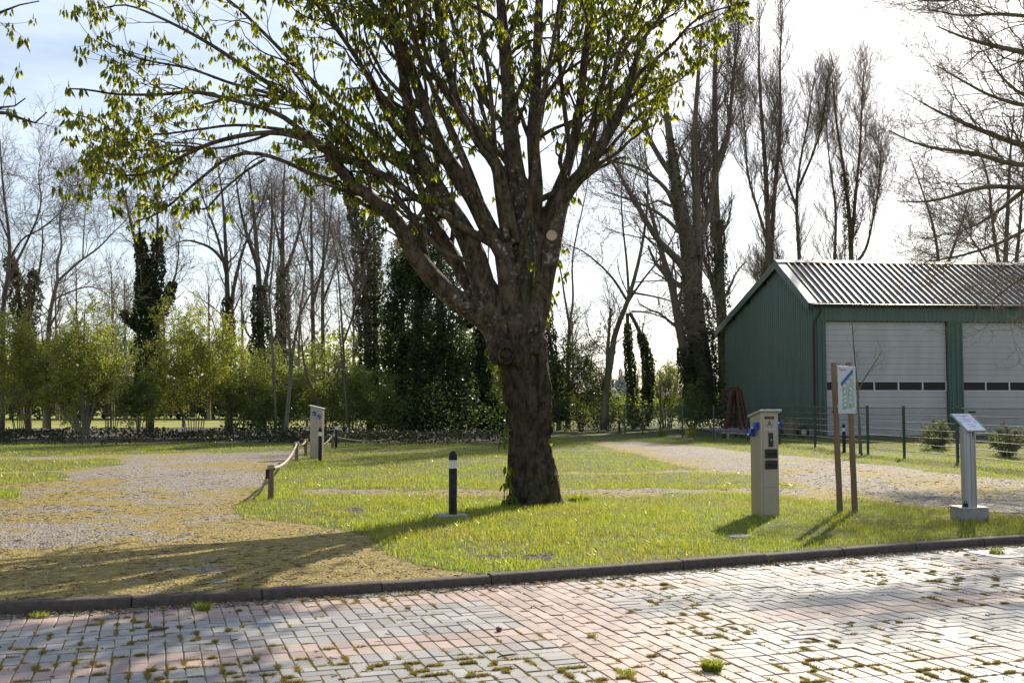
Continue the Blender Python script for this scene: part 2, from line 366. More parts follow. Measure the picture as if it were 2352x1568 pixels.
    vb = N('ShaderNodeTexVoronoi'); vb.inputs['Scale'].default_value = 13; vb.feature = 'DISTANCE_TO_EDGE'; K(mp2.outputs[0], vb.inputs['Vector'])
    inv = N('ShaderNodeMapRange'); inv.inputs['From Min'].default_value = 2.1; inv.inputs['From Max'].default_value = 3.0; inv.inputs['To Min'].default_value = 1; inv.inputs['To Max'].default_value = .12; K(sep.outputs['Z'], inv.inputs['Value'])
    nc = N('ShaderNodeTexNoise'); nc.inputs['Scale'].default_value = 11; nc.inputs['Detail'].default_value = 7; nc.inputs['Roughness'].default_value = .7; K(mp2.outputs[0], nc.inputs['Vector'])
    cv = N('ShaderNodeMapRange'); cv.inputs['From Min'].default_value = .38; cv.inputs['From Max'].default_value = .60; cv.inputs['To Min'].default_value = .3; cv.inputs['To Max'].default_value = 1.7; K(nc.outputs['Fac'], cv.inputs['Value'])
    hv = N('ShaderNodeHueSaturation'); K(al.outputs['Result'], hv.inputs['Color']); K(cv.outputs['Result'], hv.inputs['Value']); K(hv.outputs[0], b.inputs['Base Color'])
    mm = N('ShaderNodeMath'); mm.operation = 'MULTIPLY'; K(vb.outputs['Distance'], mm.inputs[0]); K(inv.outputs['Result'], mm.inputs[1])
    ad = N('ShaderNodeMath'); ad.operation = 'ADD'; K(mm.outputs[0], ad.inputs[0])
    m5 = N('ShaderNodeMath'); m5.operation = 'MULTIPLY'; K(nb.outputs['Fac'], m5.inputs[0]); K(inv.outputs['Result'], m5.inputs[1]); K(m5.outputs[0], ad.inputs[1])
    bu = N('ShaderNodeBump'); bu.inputs['Strength'].default_value = 1; bu.inputs['Distance'].default_value = .06; K(ad.outputs[0], bu.inputs['Height']); K(bu.outputs[0], b.inputs['Normal'])
    return m
M['bark_ch'] = bark_chestnut()
def glassmat():
    m = bpy.data.materials.new('lamp_glass'); t = nodes(m); N = t.nodes.new; K = t.links.new
    out = N('ShaderNodeOutputMaterial'); b = N('ShaderNodeBsdfPrincipled'); b.inputs['Base Color'].default_value = (.8, .83, .8, 1); b.inputs['Roughness'].default_value = .15
    tr = N('ShaderNodeBsdfTransparent'); mi = N('ShaderNodeMixShader'); mi.inputs[0].default_value = .45
    K(b.outputs[0], mi.inputs[1]); K(tr.outputs[0], mi.inputs[2]); K(mi.outputs[0], out.inputs['Surface']); return m
M['glass'] = glassmat()
def paver_mat(name, c, c2):
    m = mat(name, c, .58, c2, 2.2, bump=.25, bscale=120, rnd=.2, coords='Object', spec=.4)
    # stains follow the ground, not the brick: use world position
    t = m.node_tree; g = t.nodes.new('ShaderNodeNewGeometry')
    for n in t.nodes:
        if n.type == 'MAPPING': t.links.new(g.outputs['Position'], n.inputs['Vector'])
    return m
M['paver_grey'] = paver_mat('grey_paver', (.305, .295, .285), (.24, .235, .235))
M['paver_red'] = paver_mat('red_paver', (.385, .28, .245), (.32, .25, .225))
M['joint'] = mat('sandy_joint', (.21, .165, .09), .95, (.14, .115, .04), 9)
M['mound'] = mat('bare_soil', (.06, .045, .03), .95, bump=.5, bscale=30)

def ground_mat():
    m = bpy.data.materials.new('ground_cover'); t = nodes(m); N = t.nodes.new; K = t.links.new
    out = N('ShaderNodeOutputMaterial'); b = N('ShaderNodeBsdfPrincipled'); K(b.outputs[0], out.inputs['Surface'])
    b.inputs['Roughness'].default_value = .8; b.inputs['Specular IOR Level'].default_value = .35
    g = N('ShaderNodeNewGeometry'); at = N('ShaderNodeAttribute'); at.attribute_name = 'cover'; sp = N('ShaderNodeSeparateColor'); K(at.outputs['Color'], sp.inputs[0])
    vo = N('ShaderNodeTexVoronoi'); vo.inputs['Scale'].default_value = 38; K(g.outputs['Position'], vo.inputs['Vector'])
    st = N('ShaderNodeValToRGB'); e = st.color_ramp.elements; e[0].color = (.12, .10, .08, 1); e[1].color = (.45, .39, .31, 1)
    e.new(.5).color = (.27, .235, .19, 1)
    sv = N('ShaderNodeSeparateColor'); K(vo.outputs['Color'], sv.inputs[0]); K(sv.outputs[0], st.inputs['Fac'])
    n1 = N('ShaderNodeTexNoise'); n1.inputs['Scale'].default_value = 9; n1.inputs['Detail'].default_value = 8; n1.inputs['Roughness'].default_value = .7; K(g.outputs['Position'], n1.inputs['Vector'])
    mo = N('ShaderNodeValToRGB'); mo.color_ramp.elements[0].position = .35; mo.color_ramp.elements[0].color = (.15, .11, .03, 1); mo.color_ramp.elements[1].position = .62; mo.color_ramp.elements[1].color = (.40, .30, .075, 1); K(n1.outputs['Fac'], mo.inputs['Fac'])
    gr = N('ShaderNodeValToRGB'); gr.color_ramp.elements[0].position = .35; gr.color_ramp.elements[0].color = (.05, .06, .012, 1); gr.color_ramp.elements[1].position = .65; gr.color_ramp.elements[1].color = (.13, .155, .028, 1); K(n1.outputs['Fac'], gr.inputs['Fac'])
    # break the borders up with fine noise
    n2 = N('ShaderNodeTexNoise'); n2.inputs['Scale'].default_value = 16; n2.inputs['Detail'].default_value = 6; K(g.outputs['Position'], n2.inputs['Vector'])
    def soft(src):
        a = N('ShaderNodeMath'); a.operation = 'ADD'; K(src, a.inputs[0]); K(n2.outputs['Fac'], a.inputs[1])
        r = N('ShaderNodeMapRange'); r.inputs['From Min'].default_value = .85; r.inputs['From Max'].default_value = 1.15; K(a.outputs[0], r.inputs['Value']); return r.outputs['Result']
    m1 = N('ShaderNodeMix'); m1.data_type = 'RGBA'; K(soft(sp.outputs[1]), m1.inputs['Factor']); K(mo.outputs['Color'], m1.inputs['A']); K(st.outputs['Color'], m1.inputs['B'])
    m2 = N('ShaderNodeMix'); m2.data_type = 'RGBA'; K(soft(sp.outputs[0]), m2.inputs['Factor']); K(m1.outputs['Result'], m2.inputs['A']); K(gr.outputs['Color'], m2.inputs['B'])
    m3 = N('ShaderNodeMix'); m3.data_type = 'RGBA'; K(soft(sp.outputs[2]), m3.inputs['Factor']); K(m2.outputs['Result'], m3.inputs['A']); m3.inputs['B'].default_value = (.06, .045, .03, 1)
    K(m3.outputs['Result'], b.inputs['Base Color'])
    ad = N('ShaderNodeMath'); ad.operation = 'MULTIPLY_ADD'; K(vo.outputs['Distance'], ad.inputs[0]); ad.inputs[1].default_value = -.8; K(n1.outputs['Fac'], ad.inputs[2])
    bu = N('ShaderNodeBump'); bu.inputs['Strength'].default_value = 1; bu.inputs['Distance'].default_value = .035; K(ad.outputs[0], bu.inputs['Height']); K(bu.outputs[0], b.inputs['Normal'])
    return m
M['ground'] = ground_mat()
M['field'] = mat('far_meadow', (.21, .235, .03), .9, (.25, .26, .045), .08, bump=.4, bscale=6, coords='Object')

# ------------------------------------------------------------------ ground, lawn, gravel
kp = np.array([G(*q) for q in [(0, 1386), (320, 1369), (640, 1350), (950, 1331), (1250, 1312), (1500, 1292), (1750, 1272), (2050, 1251), (2352, 1230)]])
KC = np.polyfit(kp[:, 0], kp[:, 1], 3)
def kerbY(x):
    x = np.asarray(x, float); a, b = -4.6, 6.3
    xc = np.clip(x, a, b); d = np.polyval(np.polyder(KC), xc)
    return np.polyval(KC, xc)+d*(x-xc)
def ip(v, xs, ys): return np.interp(v, xs, ys)
def cover(X, Y):
    """grass, gravel and bare-soil shares at points of the ground"""
    n1 = fbm(X*1.1, Y*1.1, 3)-.5; n2 = fbm(X*4, Y*4, 5)-.5; n3 = fbm(X*.5, Y*.5, 8)-.5
    px, py = proj(X, Y)
    sc = np.clip((py-926)/200, .2, 3)
    py = py+(n1*16+n2*10)*sc; px = px+(n1*60+n2*40)*sc
    g = np.zeros_like(X); v = np.zeros_like(X); so = np.zeros_like(X)
    xb = ip(py, [1030, 1042, 1060, 1100, 1150, 1168, 1186, 1196, 1208, 1225, 1270, 1300, 1330], [700, 690, 665, 610, 570, 535, 560, 680, 780, 835, 880, 960, 1200])
    isl = sst(-12, 14, px-xb)
    g = np.maximum(g, isl)
    # worn strips between the bays
    def strip(x0, x1, y0, y1, f=4): return sst(x0-40, x0+40, px)*(1-sst(x1-40, x1+40, px))*sst(y0-f, y0+f, py)*(1-sst(y1-f, y1+f, py))
    sa = strip(690, 1880, 1123, 1138); sb = strip(1200, 1760, 1082, 1088, 3)*.9; sc_ = strip(850, 1500, 1056, 1060, 3)*.6; sd_ = strip(780, 1500, 1034, 1038, 3)*.6
    strips = np.maximum.reduce([sa, sb, sc_, sd_])
    # left drive
    ver = 1-sst(-3, 3, py-ip(px, [-400, 0, 300, 660, 700], [1050, 1048, 1043, 1036, 1030]))
    t1 = (1-sst(250, 300, px))*sst(1052, 1056, py)*(1-sst(0, 4, py-ip(px, [0, 200, 290], [1080, 1078, 1060])))
    t2 = (1-sst(140, 185, px))*sst(1083, 1087, py)*(1-sst(0, 4, py-ip(px, [0, 120, 180], [1107, 1102, 1090])))
    t3 = (1-sst(15, 50, px))*sst(1119, 1124, py)*(1-sst(1140, 1148, py))
    left = px < xb
    g = np.where(left, np.maximum.reduce([ver, t1, t2, t3]), g)
    mossy = np.maximum(sst(-.06, .16, n3+n2*.7+(py-1150)/500*.45+.02)*.92, sst(430, 560, px)*sst(1165, 1200, py)*.93)
    v = np.where(left, 1-mossy*.95, 0)
    # right drive
    yt = ip(px, [1300, 1345, 1450, 1600, 1730, 1900, 2100, 2352, 2700], [1016, 1012, 1013, 1024, 1038, 1050, 1078, 1106, 1140])
    yb = ip(px, [1300, 1345, 1450, 1600, 1730, 1900, 2100, 2352, 2700], [1016, 1014, 1040, 1076, 1092, 1130, 1165, 1192, 1210])
    rd = sst(-3, 4, py-yt)*(1-sst(-4, 6, py-yb))*sst(1300, 1360, px)
    g = g*(1-rd)
    ms2 = np.maximum(sst(-.05, .2, n3+n2*.9)*.9, sst(-30, 5, py-yb)*.8)
    v = np.maximum(v, rd*(1-ms2))
    # yellow moss patch right of the pedestal, dry edge at the kerb
    mp_ = sst(1780, 1850, px)*sst(1095, 1105, py)*(1-sst(1140, 1155, py)); g = g*(1-mp_*.9)
    ke = sst(1290, 1312, py-0*px)*(1-sst(1000, 1150, px))*sst(860, 900, px); g = g*(1-ke*.5)
    g = np.where(g > 0, g*(1-strips), g); v = np.maximum(v, strips*sst(-.1, .15, n2+n1)*isl)
    # soil: under the trees and the ditch bank, worn spots in the lawn
    far = (1-sst(1012, 1020, py))*(px < 1230); so = np.maximum(so, far)
    for (qx, qy, rx, ry) in ((1115, 1272, 60, 7), (1235, 1276, 75, 7), (800, 1168, 32, 7), (1700, 1234, 45, 5)):
        so = np.maximum(so, 1-sst(.5, 1.3, ((px-qx)/rx)**2+((py-qy)/ry)**2))
    g = np.where(px < 1230, g*sst(1010, 1018, py), g*sst(940, 960, py)); g = g*(1-so)
    return g, v, so
xs = np.concatenate([np.arange(-30, -9, .5), np.arange(-9, 13, .085), np.arange(13, 34, .5)])
ss = [0.0]
while ss[-1] < 62: ss.append(ss[-1]+(.085 if ss[-1] < 16 else .085+(ss[-1]-16)*.02))
ss = np.array(ss)
XX, SS = np.meshgrid(xs, ss); YY = kerbY(XX)+SS+.055; ZZ = gz(XX, YY)
g_, v_, so_ = cover(XX, YY)
idx = np.arange(XX.size).reshape(XX.shape)
Q = np.stack([idx[:-1, :-1], idx[:-1, 1:], idx[1:, 1:], idx[1:, :-1]], -1).reshape(-1, 4)
# ground is split where gravel or moss gives way to lawn
gm = g_.ravel()[Q].mean(axis=1)
def ground_piece(name, sel):
    q = Q[sel]; u, inv = np.unique(q.ravel(), return_inverse=True)
    V = np.stack([XX.ravel()[u], YY.ravel()[u], ZZ.ravel()[u]], 1)
    me = npmesh(name, V, inv.reshape(-1, 4), M['ground'])
    a = me.color_attributes.new('cover', 'FLOAT_COLOR', 'POINT')
    c = np.stack([g_.ravel()[u], v_.ravel()[u], so_.ravel()[u], np.ones(len(u))], 1).astype(np.float32); a.data.foreach_set('color', c.ravel())
    return tag(link(name, me), kind='structure')
ground_piece('lawn', gm > .5); ground_piece('gravel_drive', gm <= .5)
# the meadow beyond, out to the horizon
mb = MB(); mb.add([(-3000, 30, -.12), (3000, 30, -.12), (3000, 5000, -.12), (-3000, 5000, -.12)], [(0, 1, 2, 3)])
tag(mb.build('meadow', M['field']), kind='structure')
mb = MB(); mb.add([(-60, -40, -.16), (60, -40, -.16), (60, 32, -.16), (-60, 32, -.16)], [(0, 1, 2, 3)])
tag(mb.build('subsoil', M['joint']), kind='structure')

# ------------------------------------------------------------------ block paving
PZ = -.078
pu, pv = np.array([.9455, .3256, 0]), np.array([-.3256, .9455, 0])
U = .1065                                                # one brick width with its joint
U0 = 2.565/U                                            # left edge of the red path, in bricks
def cell_kind(i, j):
    """what lies at cell i,j: (colour, bond)"""
    a = i
    jb = j
    per = 13.5
    if 0 <= a < 9: return 'R', 'run'
    jj = j % 14                                         # 14 rows from one red band to the next
    if jj in (0, 1, 2, 3): return 'R', 'head'
    if jj in (4, 5) or jj in (12, 13): return 'G', 'head'
    if a in (-1, -2) or a in (9, 10): return 'G', 'stretch'
    return 'G', 'herr'
V0 = 6.715                                              # near edge of the first band
def world_uv(a, b): return pu[:2]*(2.565+a*U)+pv[:2]*(V0+b*U)
def owner(i, j):
    c, bnd = cell_kind(i, j)
    if bnd == 'run':
        o = (j+(i % 2)) // 2; return c, bnd, (i, o*2-(i % 2)), (i, o*2-(i % 2)+1)
    if bnd == 'head':
        jj = (j % 14) % 2; b = j-jj; return c, bnd, (i, b), (i, b+1)
    if bnd == 'stretch':
        k = i+2 if i < 0 else i-9; return c, bnd, (i-k, j), (i-k+1, j)
    m = (i-j) % 4
    if m == 0: q = ((i, j), (i+1, j))
    elif m == 1: q = ((i-1, j), (i, j))
    elif m == 2: q = ((i, j-1), (i, j))
    else: q = ((i, j), (i, j+1))
    return c, bnd, q[0], q[1]
def inside(x, y):
    return (y < kerbY(x)-.1) & (y > 4.9)
bricks = {}
for i in range(-85, 80):
    for j in range(-24, 62):
        w_ = world_uv(i+.5, j+.5)
        if w_[0] < -6.3 or w_[0] > 9.5 or w_[1] < 4.9 or w_[1] > kerbY(w_[0])-.10: continue
        c, bnd, a, b = owner(i, j)
        key = (a, b)
        bricks.setdefault(key, [c, set()])[1].add((i, j))
blist = []
for (a, b), (c, cells) in bricks.items():
    ci = sorted(cells)
    x0 = min(q[0] for q in ci); x1 = max(q[0] for q in ci)+1; y0 = min(q[1] for q in ci); y1 = max(q[1] for q in ci)+1
    # the cut partner outside its region leaves a half brick
    for q in (a, b):
        if q not in cells:
            if cell_kind(*q)[1] == cell_kind(*ci[0])[1] and owner(*q)[2:] == (a, b):
                x0 = min(x0, q[0]); x1 = max(x1, q[0]+1); y0 = min(y0, q[1]); y1 = max(y1, q[1]+1)
    blist.append((x0, x1, y0, y1, c))
def brick_geo(lx, ly, h=.05, be=.004):
    x, y = lx/2, ly/2
    V = [(-x, -y, -h), (x, -y, -h), (x, y, -h), (-x, y, -h), (-x, -y, -be), (x, -y, -be), (x, y, -be), (-x, y, -be),
         (-x+be, -y+be, 0), (x-be, -y+be, 0), (x-be, y-be, 0), (-x+be, y-be, 0)]
    Fq = [(0, 1, 5, 4), (1, 2, 6, 5), (2, 3, 7, 6), (3, 0, 4, 7), (4, 5, 9, 8), (5, 6, 10, 9), (6, 7, 11, 10), (7, 4, 8, 11), (8, 9, 10, 11)]
    return np.array(V), np.array(Fq)
shp = {}
br_ang = math.atan2(pu[1], pu[0])
pave = MB(); xk = np.linspace(-12, 16, 60)
pave.add([(x, 2.0, PZ-.006) for x in xk]+[(x, float(kerbY(x))-.05, PZ-.006) for x in xk], [(i, i+1, 61+i, 60+i) for i in range(59)])
pavement = tag(pave.build('pavement', M['joint']), kind='structure')
def bpos(b):
    w_ = world_uv((b[0]+b[1])/2, (b[2]+b[3])/2); return w_
info = []
for b in blist:
    w_ = bpos(b); px, py = proj(w_[0], w_[1], PZ)
    vis = (-20 < px < 2372) and py < 1590
    info.append((w_[1] if vis else 99, b, w_))
info.sort(key=lambda q: q[0])
GAP = .0065
rest = {'G': [], 'R': []}
for n_, (d, b, w_) in enumerate(info):
    lx, ly = (b[1]-b[0])*U-GAP, (b[3]-b[2])*U-GAP
    jx, jy, jz, ja = rng.normal(0, .0017, 2).tolist()+[rng.normal(0, .0016), rng.normal(0, .011)]
    tx, ty = rng.normal(0, .008, 2)
    zz = PZ+jz + .006*(vn(w_[0]*1.3, w_[1]*1.3, 17)-.5)
    if n_ < 300 and d < 90:
        key = (b[1]-b[0], b[3]-b[2], b[4])
        if key not in shp:
            V, Fq = brick_geo(lx, ly); shp[key] = npmesh('brick', V, Fq, M['paver_red' if b[4] == 'R' else 'paver_grey'], smooth=False)
        o = link('brick', shp[key], pavement, (w_[0]+jx, w_[1]+jy, zz)); o.rotation_euler = (tx, ty, br_ang+ja)
    else:
        V, Fq = brick_geo(lx, ly)
        V = V @ rotz(br_ang+ja).T; V[:, 2] += V[:, 0]*tx+V[:, 1]*ty; V += np.array([w_[0]+jx, w_[1]+jy, zz]); rest[b[4]].append((V, Fq))
for k, nm in (('G', 'grey_bricks'), ('R', 'red_bricks')):
    V, Fq = join(rest[k]); tag(npobj(nm, V, Fq, M['paver_red' if k == 'R' else 'paver_grey'], pavement, smooth=False), kind='stuff')

# kerb, one stone a metre
def kpt(x): return np.array([x, float(kerbY(x)), 0])
kerb = MB(); xx = np.linspace(-12, 16, 80)
prof = [(-.03, -.2), (-.03, -.055), (.03, -.055), (.03, -.2)]
V = []
for x in xx:
    p = kpt(x); t = norm(kpt(x+.05)-kpt(x-.05)); n = np.array([-t[1], t[0], 0])
    for a, z in prof: V.append(p+n*a+[0, 0, z])
kerb.add(V, [(i*4+k, i*4+k+1, (i+1)*4+k+1, (i+1)*4+k) for i in range(79) for k in range(3)])
kerb_o = tag(kerb.build('kerb', M['kerb']), kind='structure')
arc = [G(1122, 1322)[0]]
def nxt(x, d): t = norm(kpt(x+.05)-kpt(x-.05)); return x+t[0]*d
while arc[-1] < 13: arc.append(nxt(arc[-1], 1.0))
a0 = [arc[0]]
while a0[-1] > -9: a0.append(nxt(a0[-1], -1.0))
arc = a0[::-1]+arc[1:]
pr = [(-.075, -.14)]+[(-.075+.0, -.05)]+[(-.075+.045*(1-math.cos(a)), -.045+.055*math.sin(a)) for a in np.linspace(.15, PI/2, 6)]+[(.05, .01), (.05, -.14)]
for i in range(len(arc)-1):
    mbk = MB(); x0, x1 = arc[i]+.004, arc[i+1]-.004; V = []; n = len(pr); dz = rng.normal(0, .005); dn = rng.normal(0, .004)
    xs_ = np.linspace(x0, x1, 6)
    for x in xs_:
        p = kpt(x); t = norm(kpt(x+.05)-kpt(x-.05)); nn = np.array([-t[1], t[0], 0])
        for a, z in pr: V.append(p+nn*(a+dn)+[0, 0, z+dz])
    Fs = [(r*n+k, (r+1)*n+k, (r+1)*n+k+1, r*n+k+1) for r in range(5) for k in range(n-1)]
    Fs += [tuple(range(n)), tuple(range(5*n+n-1, 5*n-1, -1))]
    mbk.add(V, Fs); mbk.build('kerb_stone', M['kerb'], kerb_o, smooth=True)

# ------------------------------------------------------------------ grass
def blades(name, X, Y, Z, h, w, mats, seg=1, lean=.5, parent=None, bend=None):
    n = len(X); a = rng.random(n)*2*PI; c, s = np.cos(a), np.sin(a)
    lx = rng.normal(0, lean, n)*h; ly = rng.normal(0, lean, n)*h
    b = np.stack([X, Y, Z], 1); side = np.stack([c*w/2, s*w/2, np.zeros(n)], 1)
    tip = b+np.stack([lx, ly, h], 1)
    if seg == 1:
        V = np.stack([b-side, b+side, tip], 1).reshape(-1, 3); Fc = np.arange(3*n).reshape(n, 3)
    else:
        mid = b+np.stack([lx*.3, ly*.3, h*.6], 1)
        V = np.stack([b-side, b+side, mid+side*.8, mid-side*.8, tip], 1).reshape(-1, 3); k = np.arange(n)[:, None]*5
        Fc = np.concatenate([k+np.array([[0, 1, 2]]), k+np.array([[0, 2, 3]]), k+np.array([[3, 2, 4]])], 0).reshape(-1, 3)
    o = npobj(name, V, Fc, mats, parent, smooth=False)
    return tag(o, kind='stuff')
def scatter(n, x0, x1, y0, y1, bias=1.0, s0=.02):
    """points behind the kerb, denser close by"""
    t = rng.random(n)**bias; d = y0+(y1-y0)*t
    X = x0+(x1-x0)*rng.random(n)
    X = X*(d/y1*.9+.1) if bias != 1 else X
    Y = d
    k = Y > kerbY(X)+s0; X, Y = X[k], Y[k]
    px, py = proj(X, Y); k = (px > -350) & (px < 2700)
    return X[k], Y[k]
def lawn_set(name, n, y0, y1, bias, h, w, seg, lab):
    d = y0+(y1-y0)*rng.random(n)**bias; X = (rng.random(n)*2-1)*(d*.56+1.0); Y = d
    k = Y > kerbY(X)+.06; X, Y = X[k], Y[k]
    g, v, so = cover(X, Y)
    tuf = fbm(X*2.2, Y*2.2, 33); k = rng.random(len(X)) < g*(.35+1.1*tuf); X, Y, g, tuf = X[k], Y[k], g[k], tuf[k]
    hh = h*(.45+1.0*tuf)*(.5+.9*rng.random(len(X)))*(.5+.5*g)*(1+.35*(fbm(X*.6, Y*.6, 44)-.5)*2)
    # height rises and falls over the mown bays, taller at their edges and round the posts
    ww = w*(.6+.8*rng.random(len(X)))
    o = blades(name, X, Y, gz(X, Y)-.005, hh, ww, M['blade'], seg, .42); tag(o, lab, 'grass', kind='stuff')
lawn_set('grass', 260000, 8.2, 19, 1.0, .062, .0055, 2, 'short sunlit spring grass round the foot of the chestnut tree')
lawn_set('grass', 240000, 19, 46, 1.2, .058, .012, 1, 'grass of the far camping bays and the verge before the ditch')
n = 90000; d = 8.3+24*rng.random(n)**1.2; X = (rng.random(n)*2-1)*(d*.56+1); Y = d; k = Y > kerbY(X)+.07; X, Y = X[k], Y[k]
g, v, so = cover(X, Y); cl = fbm(X*1.7, Y*1.7, 55); k = rng.random(len(X)) < np.clip(g*(1-g)*4*.5+sst(.60, .70, cl)*g*.7, 0, 1)*sst(.45, .6, fbm(X*6, Y*6, 56)); X, Y = X[k], Y[k]; n = len(X)
o = blades('grass', X, Y, gz(X, Y)-.005, (.05+.075*rng.random(n)), .008+.006*rng.random(n), M['blade'], 2, .6); tag(o, 'longer grass tufts along the lawn edges and in uneven clumps', 'grass', kind='stuff')
n = 26000; d = 8.3+12*rng.random(n); X = (rng.random(n)*2-1)*(d*.56+1); Y = d; k = Y > kerbY(X)+.07; X, Y = X[k], Y[k]; g, v, so = cover(X, Y)
k = rng.random(len(X)) < (.25+.75*g)*sst(.58, .7, fbm(X*3, Y*3, 57)); X, Y = X[k], Y[k]; n = len(X)
a_ = rng.random(n)*2*PI; L_ = .012+.022*rng.random(n); e_ = np.stack([np.cos(a_)*L_, np.sin(a_)*L_, L_*.35*rng.random(n)], 1); f_ = np.stack([-np.sin(a_)*L_*.45, np.cos(a_)*L_*.45, 0*L_], 1); b_ = np.stack([X, Y, gz(X, Y)+.012+.02*rng.random(n)], 1)
tag(npobj('weeds', np.stack([b_-e_*.2, b_+e_*.5+f_, b_+e_, b_+e_*.5-f_], 1).reshape(-1, 3), np.arange(4*n).reshape(n, 4), M['shrub2'], None, False), 'low broad-leaved weeds and clover among the lawn grass', 'weeds', kind='stuff')
def dry_set(n, y0, y1, h, w):
    d = y0+(y1-y0)*rng.random(n)**1.2; X = (rng.random(n)*2-1)*(d*.56+1.0); Y = d
    k = Y > kerbY(X)+.05; X, Y = X[k], Y[k]; g, v, so = cover(X, Y)
    k = rng.random(len(X)) < np.clip((1-g)*(1-v)*(1-so), .03, 1)*fbm(X*5, Y*5, 70)*1.2; X, Y = X[k], Y[k]
    o = blades('moss_and_dry_grass', X, Y, gz(X, Y)-.004, h*(.3+rng.random(len(X))), w*(.6+.8*rng.random(len(X))), M['blade_dry'], 1, .9)
    tag(o, 'yellow moss and dry grass growing through the gravel', 'moss', kind='stuff')
dry_set(150000, 8.0, 40, .022, .006)
def stones(n):
    d = 8.2+22*rng.random(n)**1.3; X = (rng.random(n)*2-1)*(d*.56+1.0); Y = d
    k = Y > kerbY(X)+.05; X, Y = X[k], Y[k]; g, v, so = cover(X, Y); k = rng.random(len(X)) < v*.9+.04; X, Y = X[k], Y[k]; n = len(X)
    r = .008+.014*rng.random(n)**2; a = rng.random(n)*2*PI
    base = np.array([(1, 0, 0), (-.5, .87, 0), (-.5, -.87, 0), (.1, 0, .8)])
    c, s = np.cos(a)[:, None], np.sin(a)[:, None]
    P = base[None]*(1+.5*rng.normal(size=(n, 4, 1))*.6)
    Px = P[..., 0]*c-P[..., 1]*s; Py = P[..., 0]*s+P[..., 1]*c
    V = np.stack([Px*r[:, None]+X[:, None], Py*r[:, None]+Y[:, None], np.abs(P[..., 2])*r[:, None]*.8+gz(X, Y)[:, None]-.002], -1).reshape(-1, 3)
    k = np.arange(n)[:, None]*4; Fc = np.concatenate([k+[0, 1, 3], k+[1, 2, 3], k+[2, 0, 3]])
    tag(npobj('gravel', V, Fc, M['stone'], None, False), 'loose grey gravel lying on the camp drives', 'gravel', kind='stuff')
stones(60000)
def sticks(name, X, Y, Z, ln, r, m, lab, cat, flat=.12):
    n = len(X); a = rng.random(n)*2*PI; b = np.stack([X, Y, Z], 1)
    d1 = np.stack([np.cos(a), np.sin(a), rng.normal(0, flat, n)], 1); a2 = a+rng.normal(0, .5, n); d2 = np.stack([np.cos(a2), np.sin(a2), rng.normal(0, flat, n)], 1)
    P = np.stack([b, b+d1*ln[:, None]*.5, b+d1*ln[:, None]*.5+d2*ln[:, None]*.5], 1); P[:, :, 2] = np.maximum(P[:, :, 2], Z[:, None]+r[:, None]*.6)
    V, Q_ = tubes(P, r[:, None]*np.array([[1, .9, .6]]), 4); return tag(npobj(name, V, Q_, m, None, False), lab, cat, kind='stuff')
# twigs and dead leaf litter on the drive and lawn
n = 16000; d = 8.2+16*rng.random(n)**1.4; X = (rng.random(n)*2-1)*(d*.56+1); Y = d; k = Y > kerbY(X)+.05; X, Y = X[k], Y[k]
g, v, so = cover(X, Y); k = rng.random(len(X)) < (1-g)*(fbm(X*.8, Y*.8, 61) > .42)*.9+.02; X, Y = X[k], Y[k]; n = len(X)
sticks('twig_litter', X, Y, gz(X, Y)+.004, .02+.12*rng.random(n)**3, .0015+.0035*rng.random(n)**2, M['debris'], 'small dead twigs strewn over the gravel drive', 'twigs')
def litter(X, Y, Z, s, lab):
    n = len(X); a = rng.random(n)*2*PI; c, q = np.cos(a), np.sin(a); L_ = s*(1.2+rng.random(n)*1.3); w = s*(.25+.3*rng.random(n)); t = rng.normal(0, .35, n); t2 = rng.normal(0, .5, n)
    b = np.stack([X, Y, Z+.006], 1); e = np.stack([c, q, t], 1)*L_[:, None]; f = np.stack([-q, c, t2], 1)*w[:, None]
    V = np.stack([b-e, b-f, b+e, b+f], 1).reshape(-1, 3); V[:, 2] = np.maximum(V[:, 2], np.repeat(Z, 4)+.001)
    return tag(npobj('leaf_litter', V, np.arange(4*n).reshape(n, 4), M['litter'], None, False), lab, 'litter', kind='stuff')
n = 26000; d = 8.1+14*rng.random(n)**1.4; X = (rng.random(n)*2-1)*(d*.56+1); Y = d; k = Y > kerbY(X)+.05; X, Y = X[k], Y[k]
g, v, so = cover(X, Y); k = rng.random(len(X)) < (1-g)*.9+.12; X, Y = X[k], Y[k]
litter(X, Y, gz(X, Y), .009, 'dry leaf scraps and bark bits scattered on the drive')
# rubbish collected in the gutter below the kerb
n = 5200; X = -6+14*rng.random(n); off = .1+.17*rng.random(n)**2.2; Y = kerbY(X)-off; litter(X, Y, np.full(n, PZ), .011, 'dead leaves and husks swept against the kerb')
n = 800; X = -6+14*rng.random(n); Y = kerbY(X)-.11-.2*rng.random(n)**1.6
sticks('gutter_twigs', X, Y, np.full(n, PZ+.003), .03+.12*rng.random(n)**2, .002+.003*rng.random(n), M['debris'], 'broken twigs lying along the foot of the kerb', 'twigs')
n = 420; X = -5+14*rng.random(n); Y = 6+rng.random(n)*6; k = Y < kerbY(X)-.2; X, Y = X[k], Y[k]; n = len(X)
sticks('paving_twigs', X, Y, np.full(n, PZ+.003), .03+.10*rng.random(n)**2, .002+.0028*rng.random(n), M['debris'], 'thin dead twigs lying about on the block paving', 'twigs')
